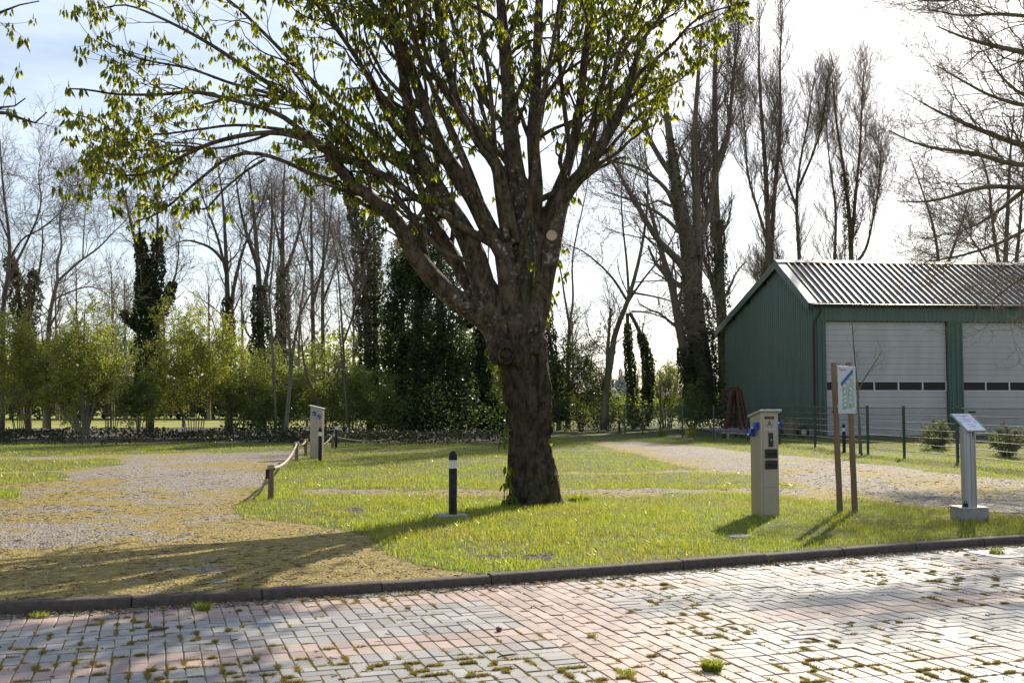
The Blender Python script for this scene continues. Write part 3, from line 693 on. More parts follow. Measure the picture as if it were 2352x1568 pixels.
# moss in the joints of the paving: little cushions along brick edges
Xm, Ym, Hm = [], [], []
for b in blist:
    for e in range(4):
        if e == 0: p0, p1 = (b[0], b[2]), (b[1], b[2])
        elif e == 1: p0, p1 = (b[0], b[2]), (b[0], b[3])
        else: continue
        w0 = world_uv(*p0); w1 = world_uv(*p1); mid = (w0+w1)/2
        dn = .55*float(fbm(mid[0]*.8, mid[1]*.8, 71))+.6*float(vn(mid[0]*11, mid[1]*11, 72+e))+.05*(b[0] in (-1, 0))*(e == 1)
        kk = max(0, (dn-.73))*330+(rng.random() < .65)*14; kk = int(kk+rng.random())
        if kk <= 0: continue
        q = rng.random(); ln = .25+.7*rng.random(); t = np.clip(q*(1-ln)+rng.random(kk)*ln, 0, 1)
        P = w0[None]*(1-t[:, None])+w1[None]*t[:, None]+rng.normal(0, .0035, (kk, 2))
        Xm.append(P[:, 0]); Ym.append(P[:, 1]); Hm.append(np.full(kk, min(1.5, .35+max(0, dn-.55)*4.5)))
Xm, Ym, Hm = map(np.concatenate, (Xm, Ym, Hm)); rep = 5
Xm, Ym, Hm = np.repeat(Xm, rep)+rng.normal(0, .0045, len(Xm)*rep), np.repeat(Ym, rep)+rng.normal(0, .0045, len(Ym)*rep), np.repeat(Hm, rep)
k = Ym < kerbY(Xm)-.1; Xm, Ym, Hm = Xm[k], Ym[k], Hm[k]
tag(blades('joint_moss', Xm, Ym, np.full(len(Xm), PZ-.006), (.006+.012*rng.random(len(Xm)))*Hm, .006+.005*rng.random(len(Xm)), M['moss'], 1, .6), 'yellow-green moss growing in the joints of the paving', 'moss', kind='stuff')

def tuft(px, py, z, r, h, n, lab, m='blade', group=None, name='grass_tuft', lean=.55):
    p = G(px, py, z); a = rng.random(n)*2*PI; q = r*np.sqrt(rng.random(n))*.5
    X = p[0]+q*np.cos(a); Y = p[1]+q*np.sin(a); root = None
    o = blades(name, X, Y, np.full(n, z-.004), h*(.5+.7*rng.random(n)), .004+.004*rng.random(n), M[m], 2, lean); o['kind'] = 'thing'
    return tag(o, lab, 'grass tuft', group)
KG = 'grass tufts sprouting along the kerb and paving'
tuft(1635, 1537, PZ, .11, .07, 420, 'round grass tuft growing out of the paving at the lower right of the red path', group=KG)
tuft(1360, 1462, PZ, .07, .035, 60, 'tiny dry brown grass tuft on the red paving path', 'blade_dry', KG)
for (x, y, r, h, n, lb) in ((885, 1344, .10, .07, 120, 'grass tuft at the foot of the kerb below the nearer lawn edge'), (560, 1372, .13, .11, 160, 'spiky grass tuft against the kerb below the shaded moss'),
                            (465, 1400, .12, .07, 130, 'low clump of weeds between kerb and paving, left of the spiky tuft'), (90, 1416, .12, .05, 110, 'low weed clump at the kerb near the left edge of the paving'),
                            (1755, 1292, .10, .07, 90, 'thin grass tuft at the kerb below the pale pedestal'), (2290, 1272, .16, .08, 150, 'grass clump beside the drain grate'),
                            (660, 1352, .06, .05, 50, 'small tuft growing in a kerb joint'), (1440, 1546, .12, .03, 120, 'low moss and grass patch near the bottom edge of the red path')):
    tuft(x, y, PZ, r, h, n, lb, group=KG)
for (x, y, r, h, n, lb) in ((1588, 1003, .5, .5, 80, 'tall upright grass clump by the gravel curve before the fence'), (1330, 1148, .35, .11, 160, 'longer grass clump right of the chestnut trunk'),
                            (1520, 1002, .5, .4, 120, 'tall grass at the foot of a fence post behind the bollard')):
    p = G(x, y, 0); a = rng.random(n)*2*PI; q = r*np.sqrt(rng.random(n))*.5
    o = blades('grass_clump', p[0]+q*np.cos(a), p[1]+q*np.sin(a), np.full(n, -.01), h*(.5+.7*rng.random(n)), .012+.01*rng.random(n), M['blade'], 2, .3); o['kind'] = 'thing'
    tag(o, lb, 'grass tuft')
# conkers left in the gutter
for (x, y, lb) in ((1066, 1340, 'old pale conker at the kerb, first of a close pair'), (1075, 1337, 'old pale conker at the kerb, right of its pair'), (1105, 1333, 'dark conker husk in the gutter left of the kerb joint'), (1162, 1332, 'brown conker half hidden in gutter leaves'),
                   (1224, 1331, 'large brown conker in the gutter under the kerb'), (1243, 1326, 'small light conker right of the large brown one'), (1146, 1450, 'pale pebble-like conker lying on the red path')):
    mbk = MB(); p = G(x, y, PZ); r = .016+.008*random.random()
    mbk.lathe([(.001, 0), (r*.7, r*.2), (r, r*.8), (r*.8, r*1.4), (.001, r*1.7)], p, 10)
    o = mbk.build('conker', M['conker'], None, smooth=True); tag(o, lb, 'conker', 'conkers lying on the paving')
# broken sticks one can pick out
for (x0, y0, x1, y1, r, lb) in ((340, 1448, 388, 1440, .011, 'mossy broken stick lying on the grey paving at the left'), (1848, 1466, 1896, 1474, .007, 'dark short stick on the sunlit paving'), (2100, 1450, 2170, 1458, .006, 'long thin stick near the bright right paving'),
                                (2222, 1490, 2310, 1484, .005, 'thin black twig at the right of the paving'), (1500, 1504, 1545, 1488, .005, 'bent brown twig on the red path'), (1142, 1509, 1185, 1500, .006, 'brown stick lying across the joint of the grey paving'), (1656, 1437, 1690, 1432, .005, 'straight short twig on the red band')):
    a, b = G(x0, y0, PZ+.008), G(x1, y1, PZ+.008); m_ = (a+b)/2+np.array([rng.normal(0, .02), rng.normal(0, .02), .006])
    mbk = MB(); mbk.tube([a, (a+m_)/2+[0, .004, .003], m_, (m_+b)/2, b], [r*.6, r, r*.9, r*.8, r*.4], 6); tag(mbk.build('stick', M['debris'], None, smooth=True), lb, 'stick', 'sticks lying on the paving')
# drain grate
dr = thing('drain_grate', 'slotted metal drain grate set in the paving near the kerb at right', 'drain grate', G(2300, 1273, PZ))
p0 = G(2300, 1273, PZ); Mx = np.array([pu, pv, [0, 0, 1]]).T
mbk = MB(); mbk.box(p0+[0, 0, -.03], (.44, .44, .05), Mx); mbk.build('pit', M['blacklid'], dr)
mbk = MB()
for s in (-1, 1):
    mbk.box(p0+pu*s*.215+[0, 0, 0], (.03, .46, .02), Mx); mbk.box(p0+pv*s*.215+[0, 0, 0], (.399, .03, .02), Mx)
mbk.build('frame', M['alu'], dr)
for k in range(8): mbk = MB(); mbk.box(p0+pv*(-.175+.05*k)+[0, 0, 0], (.399, .022, .016), Mx); mbk.build('bar', M['alu'], dr)
# lawn oddments
lid = MB(); q = G(1700, 1232, 0); lid.lathe([(.16, -.02), (.16, .012), (.14, .02)], q, 14); tag(lid.build('cover_stone', M['concrete'], None, True), 'flat round concrete cover half sunk in the lawn below the pale pedestal', 'cover')

# ------------------------------------------------------------------ workshop
C0 = np.array([13.76, 48.0, 0]); bu_, bv_ = np.array([.996, .09, 0]), np.array([-.09, .996, 0])
def B(u, v, z): return C0+bu_*u+bv_*v+np.array([0, 0, z])
Mb = np.array([bu_, bv_, [0, 0, 1]]).T
ws = thing('workshop', 'green sheet metal workshop with ribbed roof and pale roller doors behind the fence', 'workshop', C0)
LEN, DEP = 21.0, 13.8; VR, ZR, ZE, VB, ZB = 4.4, 8.62, 6.05, 15.7, 5.72   # ridge, eaves front and back
def roofz(v): return ZE+(ZR-ZE)*(v+.1)/(VR+.1) if v < VR else ZR+(ZB-ZR)*(v-VR)/(VB-VR)
def ribbed(p0, pd, nrm, length, z0, ztop, pitch=.2, deep=.035, mi=0, flat=.45):
    """profiled sheet standing on line p0 + t pd, top edge height ztop(t)"""
    ts = []; t = 0
    while t < length:
        for a, d in ((0, 0), (flat*pitch, 0), (flat*pitch+.03, 1), (pitch-.03, 1)):
            if t+a < length: ts.append((t+a, d*deep))
        t += pitch
    ts.append((length, 0)); V = []
    for t_, d in ts: q = p0+pd*t_+nrm*d; V += [q+[0, 0, z0], q+[0, 0, ztop(t_)]]
    Fq = [(2*i, 2*i+2, 2*i+3, 2*i+1) for i in range(len(ts)-1)]
    return V, Fq
w1 = MB(); V, Fq = ribbed(B(.15, 0, 0), bv_, -bu_, DEP, .35, lambda t: roofz(t)-.12, .3, .055); w1.add(V, Fq); w1.build('gable_wall', M['green'], ws)
w1 = MB(); w1.box(B(.2, DEP/2, .17), (.16, DEP, .36), Mb); w1.box(B(LEN/2, DEP, 2.6), (LEN-.4, .1, 5.2), Mb); w1.build('plinth', M['concrete'], ws)
# front: band over the doors, pillars, corner sheets
w1 = MB(); V, Fq = ribbed(B(.15, 0, 0), bu_, -bv_, LEN-.2, 5.34, lambda t: ZE-.1, .2, .03); w1.add(V, Fq); w1.build('door_header', M['green'], ws)
doors = [(.72, 6.55), (7.3, 13.1), (13.85, 19.65)]
for (a, b) in ((.15, .70), (6.57, 7.28), (13.12, 13.83), (19.67, 20.9)):
    w1 = MB(); V, Fq = ribbed(B(a, -.02, 0), bu_, -bv_, b-a, .0, lambda t: 5.33, .24, .05); w1.add(V, Fq)
    w1.box(B(a+.01, .12, 2.66), (.03, .26, 5.33), Mb); w1.box(B(b-.01, .12, 2.66), (.03, .26, 5.33), Mb); w1.build('door_pillar', M['greendark'], ws)
for di, (a, b) in enumerate(doors):
    dn = MB(); dn.box(B((a+b)/2, .26, 2.66), (b-a, .02, 5.3), Mb); door = dn.build('roller_door', M['doorseam'], ws)
    hts = [0]; z = .02
    n_lo, ph = 4, .51
    rows = [(.03+i*ph, .03+(i+1)*ph) for i in range(4)]
    wz0, wz1 = rows[-1][1], rows[-1][1]+.50
    rows2 = []; z = wz1
    while z < 5.25: rows2.append((z, min(z+.262, 5.28))); z += .262
    low = []
    for z0, z1 in rows: low += [(z0, (z0+z1)/2), ((z0+z1)/2, z1)]
    for z0, z1 in low+rows2:
        pn = MB(); pn.box(B((a+b)/2, .2, (z0+z1)/2), (b-a-.01, .04, z1-z0-.009), Mb); pn.build('door_panel', M['door'], door)
    fr = MB()
    fr.box(B((a+b)/2, .19, wz0+.03), (b-a-.01, .05, .06), Mb); fr.box(B((a+b)/2, .19, wz1-.035), (b-a-.01, .05, .06), Mb)
    nb = 5; pw = (b-a)/nb
    for i in range(nb+1): fr.box(B(a+pw*i+(.03 if i == 0 else -.03 if i == nb else 0), .188, (wz0+wz1)/2), (.065, .046, wz1-wz0-.13), Mb)
    fr.build('window_frame', M['doorframe'], door)
    for i in range(nb): pn = MB(); pn.box(B(a+pw*(i+.5), .205, (wz0+wz1)/2), (pw-.07, .012, wz1-wz0-.13), Mb); pn.build('pane', M['pane'], door)
    hd = MB(); hd.box(B(a+.45, .165, 1.12), (.34, .03, .07), Mb); hd.build('handle', M['black'], door)
# roof sheets with trapezoid ribs down the slope
def roof_slope(name, va, za, vb, zb, u0=-.1, u1=LEN+.1):
    pitch = .333; prf = []; u = u0+.32
    while u < u1:
        for a, d in ((0, 0), (.15, 0), (.20, .085), (.27, .085)): prf.append((u+a, d))
        u += pitch
    sl = norm(np.array(B(0, vb, zb)-B(0, va, za))); nn = np.cross(bu_, sl); nn = nn if nn[2] > 0 else -nn
    m_ = MB(); V = []
    for uu, d in prf: V += [B(uu, va, za)+nn*d, B(uu, vb, zb)+nn*d]
    m_.add(V, [(2*i, 2*i+1, 2*i+3, 2*i+2) for i in range(len(prf)-1)]); return m_.build(name, M['roof'], ws)
rf = roof_slope('roof', -.12, ZE+.03, VR, ZR+.02); roof_slope('rear_roof', VB, ZB+.03, VR, ZR+.02)
w1 = MB(); a, b = B(-.1, -.1, ZE+.06), B(-.1, VR, ZR+.05)
for (va, za, vb, zb) in ((-.12, ZE, VR, ZR), (VB, ZB, VR, ZR)):
    q = [B(-.11, va, za+.09), B(.30, va, za+.09), B(.30, vb, zb+.09), B(-.11, vb, zb+.09)]
    w1.hexa([p-[0, 0, .03] for p in q]+q)
w1.build('verge_flashing', M['ridge'], ws)
w1 = MB(); q0 = [B(-.1, VR-.28, ZR-.03), B(LEN, VR-.28, ZR-.03), B(LEN, VR, ZR+.14), B(-.1, VR, ZR+.14)]; q1 = [B(-.1, VR+.4, ZR-.03), B(LEN, VR+.4, ZR-.03)]
w1.add(q0+q1, [(0, 1, 2, 3), (3, 2, 5, 4)]); w1.build('ridge_cap', M['ridge'], ws)
for nm, (va, za, vb, zb) in (('bargeboard', (-.12, ZE, VR, ZR)), ('bargeboard', (VB, ZB, VR, ZR))):
    m_ = MB(); q = [B(-.13, va, za-.33), B(-.09, va, za-.33), B(-.09, vb, zb-.33), B(-.13, vb, zb-.33)]; m_.hexa([q[0], q[1], q[2], q[3]]+[p+[0, 0, .40] for p in q]); m_.build(nm, M['greendark'], ws)
    m_ = MB(); q = [B(-.085, va, za-.17), B(.14, va, za-.17), B(.14, vb, zb-.17), B(-.085, vb, zb-.17)]; m_.hexa(q+[p+[0, 0, .04] for p in q]); m_.build('soffit', M['soffit'], ws)
for v in (.4, 6.6, 9.3, 12.0, 14.9):
    m_ = MB(); z = roofz(v); m_.box(B(.02, v, z-.28), (.20, .3, .2), Mb); m_.build('purlin_end', M['gutter'], ws)
m_ = MB(); m_.box(B(LEN/2-.08, -.2, ZE-.02), (LEN+.2, .14, .12), Mb); m_.box(B(-.13, -.2, ZE-.06), (.14, .17, .26), Mb); m_.build('gutter', M['gutter'], ws, bevel=.02)
m_ = MB(); m_.tube([B(.42, -.2, ZE-.05), B(.42, -.2, ZE-.3), B(.10, -.14, ZE-.85), B(.10, -.10, ZE-1.1), B(.10, -.10, 1), B(.10, -.10, 0.02)], .055, 8); m_.build('downpipe', M['gutter'], ws, smooth=True)
# yard in front
yd = MB(); q = [B(-.6, -.05, .03), B(LEN, -.05, .03), B(LEN, -7, .03), B(2.5, -7.0, .03)]; yd.add(q, [(0, 3, 2, 1)]); tag(yd.build('yard', M['asphalt']), kind='structure')
yk = MB(); yk.bar(B(2.5, -7.12, .03), B(LEN, -7.12, .03), .2, .1); tag(yk.build('yard_kerb', M['concrete']), kind='structure')

# ------------------------------------------------------------------ boundary fence
FP = [(11.62, 21.0), (11.5, 23.4), (11.42, 26.9), (10.95, 29.3), (10.72, 31.6), (10.5, 33.8), (10.4, 36.0), (9.9, 38.8), (9.27, 41.3), (8.35, 43.4), (7.37, 45.3), (6.85, 48.3), (6.35, 51.0), (5.76, 53.5), (5.15, 56), (4.53, 58.5), (3.9, 61), (3.26, 63.5), (2.56, 66), (1.9, 68.5)]
fe = thing('mesh_fence', 'dark green double-wire mesh fence on steel posts running past the workshop', 'fence', (FP[0][0], FP[0][1], 0))
FH = 1.42
for i, (x, y) in enumerate(FP):
    p = MB(); p.box((x, y, FH/2-.05), (.06, .06, FH+.1)); p.box((x, y, FH+.015), (.075, .075, .03)); p.build('post', M['fence'], fe)
for i in range(len(FP)-1):
    a, b = np.array([*FP[i], 0]), np.array([*FP[i+1], 0]); t = norm(b-a); l = np.linalg.norm(b-a); n = np.array([-t[1], t[0], 0]); off = -n*.045
    m_ = MB()
    for k in range(7):
        z = FH-.03-k*.2
        for s in (-1, 1): m_.bar(a+off+n*s*.007+[0, 0, z], b+off+n*s*.010+[0, 0, z], .018, .016)
    m_.build('wire', M['fence'], fe)
    m_ = MB(); nn = int(l/.05)
    for k in range(nn+1):
        q = a+off+t*(k*l/max(nn, 1)); m_.add([q+t*.0035+[0, 0, .12], q-t*.0035+[0, 0, .12], q-t*.0035+[0, 0, FH-.01], q+t*.0035+[0, 0, FH-.01]], [(0, 1, 2, 3)]); m_.add([q+n*.0025+[0, 0, .12], q-n*.0025+[0, 0, .12], q-n*.0025+[0, 0, FH-.01], q+n*.0025+[0, 0, FH-.01]], [(0, 1, 2, 3)])
    tag(m_.build('vertical_wires', M['fence'], fe), kind='stuff')

# ------------------------------------------------------------------ bollard lights
def bollard(px, py, h, r, label, slab=False):
    p = G(px, py, 0); p[2] = float(gz(p[0], p[1]))
    t = thing('bollard_light', label, 'bollard light', p, 'bollard lights of the camp site')
    m_ = MB(); m_.lathe([(r, -.1), (r, h*.73), (r*.97, h*.735), (.002, h*.735)], p, 22); m_.build('post', M['black'], t, smooth=True)
    m_ = MB(); m_.lathe([(r*.96, h*.737), (r*.96, h*.862)], p, 22); m_.build('lamp_glass', M['glass'], t, smooth=True)
    m_ = MB(); m_.lathe([(r*.55, h*.737), (r*.5, h*.75), (r*.62, h*.80), (r*.3, h*.86)], p, 14); m_.build('reflector', M['white'], t, smooth=True)
    m_ = MB()
    for k in range(3): a = k*2*PI/3+.5; m_.box(p+[r*.9*math.cos(a), r*.9*math.sin(a), h*.80], (.006, .006, h*.125))
    m_.build('bracket', M['alu_light'], t)
    m_ = MB(); m_.lathe([(r*1.04, h*.862)]+[(r*1.04, h*.885)]+[(r*1.04*math.cos(a), h*.885+h*.115*math.sin(a)) for a in np.linspace(.1, PI/2-.03, 8)], p, 22); m_.build('cap', M['black'], t, smooth=True)
    if slab: m_ = MB(); m_.box(p+[-.02, 0, .012], (.42, .36, .07), rotz(.25)); m_.build('slab', M['concrete'], t, bevel=.008)
bollard(1040, 1188, .89, .055, 'nearest black bollard light, standing on a concrete slab left of the trunk', True)
bollard(735, 1058, .89, .050, 'black bollard light in front of the slim pedestal')
bollard(772, 1030, .88, .050, 'black bollard light where the rope is tied, right of the slim pedestal')
bollard(1422.5, 994, .88, .050, 'small far bollard light in the grass before the wire fence')
bollard(1939, 1038, .90, .050, 'black bollard light seen between the two posts of the map sign')

# ------------------------------------------------------------------ text helper
def text(name, s, size, org, ux, uy, m, parent, align='LEFT'):
    """flat lettering, ux along the line, uy up the letters"""
    c = bpy.data.curves.new(name, 'FONT'); c.body = s; c.size = size; c.align_x = align; c.resolution_u = 2; c.extrude = .0004
    c.materials.append(m)
    tmp = bpy.data.objects.new(name, c); me = bpy.data.meshes.new_from_object(tmp); bpy.data.objects.remove(tmp); bpy.data.curves.remove(c)
    if not len(me.materials): me.materials.append(m)
    o = bpy.data.objects.new(name, me); col.objects.link(o); o.parent = parent
    ux = norm(np.array(ux, float)); uy = norm(np.array(uy, float)); w = np.cross(ux, uy)
    Mt = Matrix([[ux[i], uy[i], w[i], 0] for i in range(3)]+[[0, 0, 0, 1]])
    Mt.translation = Vector([float(v) for v in (np.array(org)-wloc(parent))]); o.matrix_basis = Mt
    return o

# ------------------------------------------------------------------ supply pedestals
def pedestal(base, ang, wdt, dep, h0, h1, label, left, right, letter):
    """front face looks along ang; left/right: socket numbers on the side faces"""
    t = thing('supply_pedestal', label, 'pedestal', base, 'power supply pedestals of the camp site')
    Rz = rotz(ang); ux, uf = Rz[:, 0], -Rz[:, 1]      # ux to the viewer's right of the front, uf outwards
    def P(a, d, z): return base+ux*a-uf*d+np.array([0, 0, z])   # d: depth behind the front
    w2 = wdt/2
    m_ = MB(); m_.hexa([P(-w2, 0, -.1), P(w2, 0, -.1), P(w2, dep, -.1), P(-w2, dep, -.1), P(-w2, 0, h0), P(w2, 0, h0), P(w2, dep, h1), P(-w2, dep, h1)]); m_.build('cabinet', M['steel'], t, bevel=.006)
    m_ = MB(); o_ = .028; q = [P(-w2-o_, -.05, h0+.005), P(w2+o_, -.05, h0+.005), P(w2+o_, dep+.02, h1-.005), P(-w2-o_, dep+.02, h1-.005)]
    m_.hexa(q+[p+[0, 0, .03] for p in q]); m_.build('roof', M['alu'], t, bevel=.004)
    for (a, b) in ((.02, .28), (.286, .86)):
        m_ = MB(); zc = (a+b)/2*h0; m_.box(P(.012, -.004, zc), (wdt*.84, .008, (b-a)*h0-.006), Rz); m_.build('door', M['steel'], t, bevel=.002)
    for zc in (.50, .605):
        mm = MB(); mm.box(P(.012, -.022, zc*h0), (wdt*.66, .03, .085*h0), Rz); lidb = mm.build('breaker_cover', M['blacklid'], t, bevel=.012)
        mm = MB()
        for k in range(6): mm.box(P(.012+(k-2.5)*wdt*.095, -.039, zc*h0-.005), (wdt*.06, .006, .03), Rz)
        mm.build('breaker', M['black'], lidb)
    if letter:
        m_ = MB(); m_.box(P(.0, -.004, .945*h0), (wdt*.52, .008, .034), Rz); dsp = m_.build('display', M['blacklid'], t)
        text('display_text', 'A FREI', .034, P(.0, -.0095, .937*h0), ux, (0, 0, 1), M['red'], dsp, 'CENTER')
        text('lettering', letter, .100, P(.0, -.003, .866*h0), ux, (0, 0, 1), M['ink'], t, 'CENTER')
        for k in range(8):
            m_ = MB(); m_.box(P((k-3.5)*wdt*.082, -.003, .853*h0), (.010, .008, .010), Rz); m_.build('indicator', M['greenled' if k in (1, 2, 6) else 'red'], t)
            m_ = MB(); m_.lathe([(.0055, -.002), (.0055, .006)], (0, 0, 0), 8); V = np.array(m_.v)[:, [0, 2, 1]]; q = P((k-3.5)*wdt*.082, -.004, .838*h0); m2 = MB(); m2.add([q+ux*v[0]+uf*v[1]+np.array([0, 0, v[2]]) for v in V], [f[::-1] for f in m_.f]); m2.build('button', M['alu_light'], t)
        m_ = MB(); m_.box(P(.012, -.012, .735*h0), (.062, .024, .185), Rz); cp_ = m_.build('coin_unit', M['blacklid'], t, bevel=.003)
        m_ = MB(); m_.box(P(.014, -.027, .735*h0), (.014, .006, .016), Rz); m_.build('coin_slot', M['white'], cp_)
        m_ = MB(); m_.box(P(.012, -.018, .812*h0), (.085, .036, .008), Rz); m_.build('hood', M['alu'], cp_)
        for (a, z, w_, hh) in ((-.062, .745, .024, .045), (.082, .74, .024, .11)):
            m_ = MB(); m_.box(P(a, -.003, z*h0), (w_, .006, hh), Rz); st = m_.build('notice', M['mapgrey'], t)
            for k in range(int(hh/.012)): text('small_print', 'kWh 1 Euro'[:6], .008, P(a-.010, -.0065, z*h0+hh/2-.012-k*.011), ux, (0, 0, 1), M['greytext'], st)
    for side, nums in ((-1, left), (1, right)):
        sx = -uf*side*-1                                # along the face, seen from outside left to right
        out = ux*side; along = np.cross([0, 0, 1], out)
        for k, (d, zf) in enumerate(((.30, .865), (.70, .80)) if nums is not None else ()):
            dd = d if side < 0 else d
            c = P(side*w2, dep*dd, zf*h0)
            Ms = np.array([along, out, [0, 0, 1]]).T
            m_ = MB(); m_.box(c+out*.012, (.088, .024, .105), Ms); so = m_.build('socket', M['blue'], t, bevel=.004)
            m_ = MB(); V0_ = [c+out*.026+along*x+np.array([0, 0, z]) for x, z in ((-.04, -.045), (.04, -.045), (.04, .045), (-.04, .045))]; V1_ = [p+out*(.055 if i < 2 else .02) for i, p in enumerate(V0_)]; m_.hexa(V0_+V1_); m_.build('flap', M['blue'], so, bevel=.003)
            m_ = MB(); m_.box(c+out*.078-[0, 0, .02], (.03, .012, .02), Ms); m_.build('catch', M['white'], so)
            if nums: text('number', nums[k], .055, c+out*.002+[0, 0, .066], along, (0, 0, 1), M['greytext'], t, 'CENTER')
    return t
b1 = G(1766, 1188, 0); b1[2] = float(gz(b1[0], b1[1]))
pedestal(b1+np.array([.02, -.02, 0]), math.radians(14), .262, .30, 1.40, 1.33, 'tall pale steel power pedestal lettered A, left of the map sign', '12', '34', 'A')
b2 = G(727, 1052, 0); b2[2] = float(gz(b2[0], b2[1]))
pedestal(b2+np.array([-.17, .1, 0]), -PI/2-.03, .26, .33, 1.46, 1.38, 'distant pale power pedestal with sockets 3 and 4 behind a bollard', '12', ['3', '4'], None)

# ------------------------------------------------------------------ rope fence
rfp = [(622, 1150, .50), (681, 1060, .48), (702, 1047, .45), (764, 1027, .43), (954, 1014, .42)]
pts = []
for x, y, h in rfp: p = G(x, y, 0); p[2] = float(gz(p[0], p[1])); pts.append(p)
rof = thing('rope_fence', 'low wooden posts strung with thick pale twisted rope along the lawn edge', 'rope fence', pts[0])
for p, (x, y, h) in zip(pts, rfp):
    m_ = MB(); m_.lathe([(.05, -.15), (.047, h*.5), (.044, h-.03), (.036, h)], p, 12); m_.build('post', M['wood'], rof, smooth=True)
def rope(a, b, sag, n=60, tail=None, rr=.026):
    a = np.array(a, float); b = np.array(b, float); t = np.linspace(0, 1, n); c = a[None]*(1-t[:, None])+b[None]*t[:, None]; c[:, 2] -= sag*4*t*(1-t)
    T = norm(np.gradient(c, axis=0)); Uu = norm(np.cross(T, [0.1, 0.2, 1.])); Vv = np.cross(T, Uu); ln = np.r_[0, np.cumsum(np.linalg.norm(np.diff(c, axis=0), axis=1))]
    parts = []
    P = []
    for k in range(3):
        a_ = ln/.16*2*PI+k*2*PI/3; P.append(c+(Uu*np.cos(a_)[:, None]+Vv*np.sin(a_)[:, None])*rr*.52)
    return tubes(np.array(P), np.full((3, n), rr*.56), 6)
tops = [p+[0, 0, h-.02] for p, (x, y, h) in zip(pts, rfp)]
g0 = G(588, 1139, 0.02); g5 = G(1046, 1014, .02)
gw = G(640, 1108, .05)
segs = [(g0, tops[0]+[-.02, 0, 0], .06), (tops[0], tops[1], .16), (tops[1], tops[2], .08), (tops[2], tops[3]+[-.03, 0, 0], .24), (tops[3], tops[4], .25), (tops[4], g5, .06)]
for a, b, s in segs:
    L_ = np.linalg.norm(b-a); V, Q_ = rope(a, b, s, max(24, int(L_/.025))); npobj('rope', V, Q_, M['rope'], rof)
for i, (q, (x, y, h)) in enumerate(zip(tops, rfp)):
    # rope wound over the post head, black sleeve on the near ones
    a = np.linspace(0, 4*PI, 40); c = np.stack([q[0]+.05*np.cos(a), q[1]+.05*np.sin(a), q[2]-.02+.022*a/PI/1.3], 1); V, Q_ = tubes(c[None], np.full((1, 40), .018), 6); npobj('knot', V, Q_, M['rope'], rof)
    if i < 3: m_ = MB(); m_.tube([q+[-.055, -.03, -.02], q+[-.06, -.03, -.16]], .024, 8); m_.build('sleeve', M['black'], rof, smooth=True)

# ------------------------------------------------------------------ map sign
pl = G(1930, 1181, 0); prr = pl+np.array([.245, .13, 0])
ms = thing('map_sign', 'site plan board screwed to two round wooden posts beside the pedestal', 'map sign', pl)
for p, hh in ((pl, 2.08), (prr, 2.09)):
    m_ = MB(); k = 9; zz = np.linspace(-.1, hh-.012, k); lx = -.05*zz/2+rng.normal(0, .002, k)
    m_.tube([p+[lx[i], 0, zz[i]] for i in range(k)]+[p+[lx[-1], 0, hh]], [.040, .041, .040, .041, .040, .039, .040, .039, .039, .034], 16); m_.build('post', M['wood'], ms, smooth=True)
bx = norm(np.array([.78, .62, 0])); bz = np.array([0, 0, 1.]); bn = np.cross(bx, bz)     # towards the viewer
bw, bh = .405, .635
tl = R(1924, 840, 13.93)
def Sb(a, z, d=0): return tl+bx*a+np.array([0, 0, -z])+bn*d+bx*0
if bn[1] > 0: bn = -bn
Msb = np.array([bx, bn, bz]).T
m_ = MB(); m_.box(Sb(bw/2, bh/2), (bw, .006, bh), Msb); bd = m_.build('board', M['signwhite'], ms, bevel=.002)
def flat(name, pg, m, d, parent): 
    q = [Sb(a*bw, z*bh, d) for a, z in pg]; q2 = [Sb(a*bw, z*bh, d-.0006) for a, z in pg]; n = len(pg)
    m_ = MB(); m_.add(q+q2, [tuple(range(n)), tuple(range(2*n-1, n-1, -1))]+[(i, i+n, (i+1) % n+n, (i+1) % n) for i in range(n)]); return m_.build(name, m, parent)
# board pixels in the enlarged crop: x 185..735, y 210..1395
def bp(x, y): return ((x-185)/550, (y-212-(x-185)*.003)/1182)
flat('map_ground', [bp(285, 705), bp(660, 350), bp(690, 1240), bp(440, 1270), bp(305, 1295), bp(318, 850)], M['mapgrey'], .0040, bd)
flat('map_green_strip', [bp(285, 705), bp(650, 370), bp(660, 450), bp(560, 560), bp(400, 660), bp(300, 740)], M['mapgreen'], .0048, bd)
flat('map_green_strip', [bp(305, 740), bp(350, 770), bp(345, 840), bp(420, 780), bp(420, 830), bp(350, 900), bp(420, 900), bp(350, 1010), bp(415, 1010), bp(345, 1110), bp(415, 1115), bp(350, 1200), bp(425, 1200), bp(450, 1270), bp(308, 1292), bp(320, 1100), bp(318, 850)], M['mapgreen'], .0048, bd)
flat('map_green_strip', [bp(495, 830), bp(510, 740), bp(550, 705), bp(605, 715), bp(545, 760), bp(530, 800), bp(600, 835), bp(520, 870), bp(610, 950), bp(515, 930), bp(610, 1060), bp(510, 1040), bp(610, 1180), bp(612, 1250), bp(520, 1262), bp(515, 1120)], M['mapgreen'], .0048, bd)
flat('map_canal', [bp(255, 640), bp(635, 280), bp(655, 350), bp(285, 705)], M['mapblue'], .0056, bd)
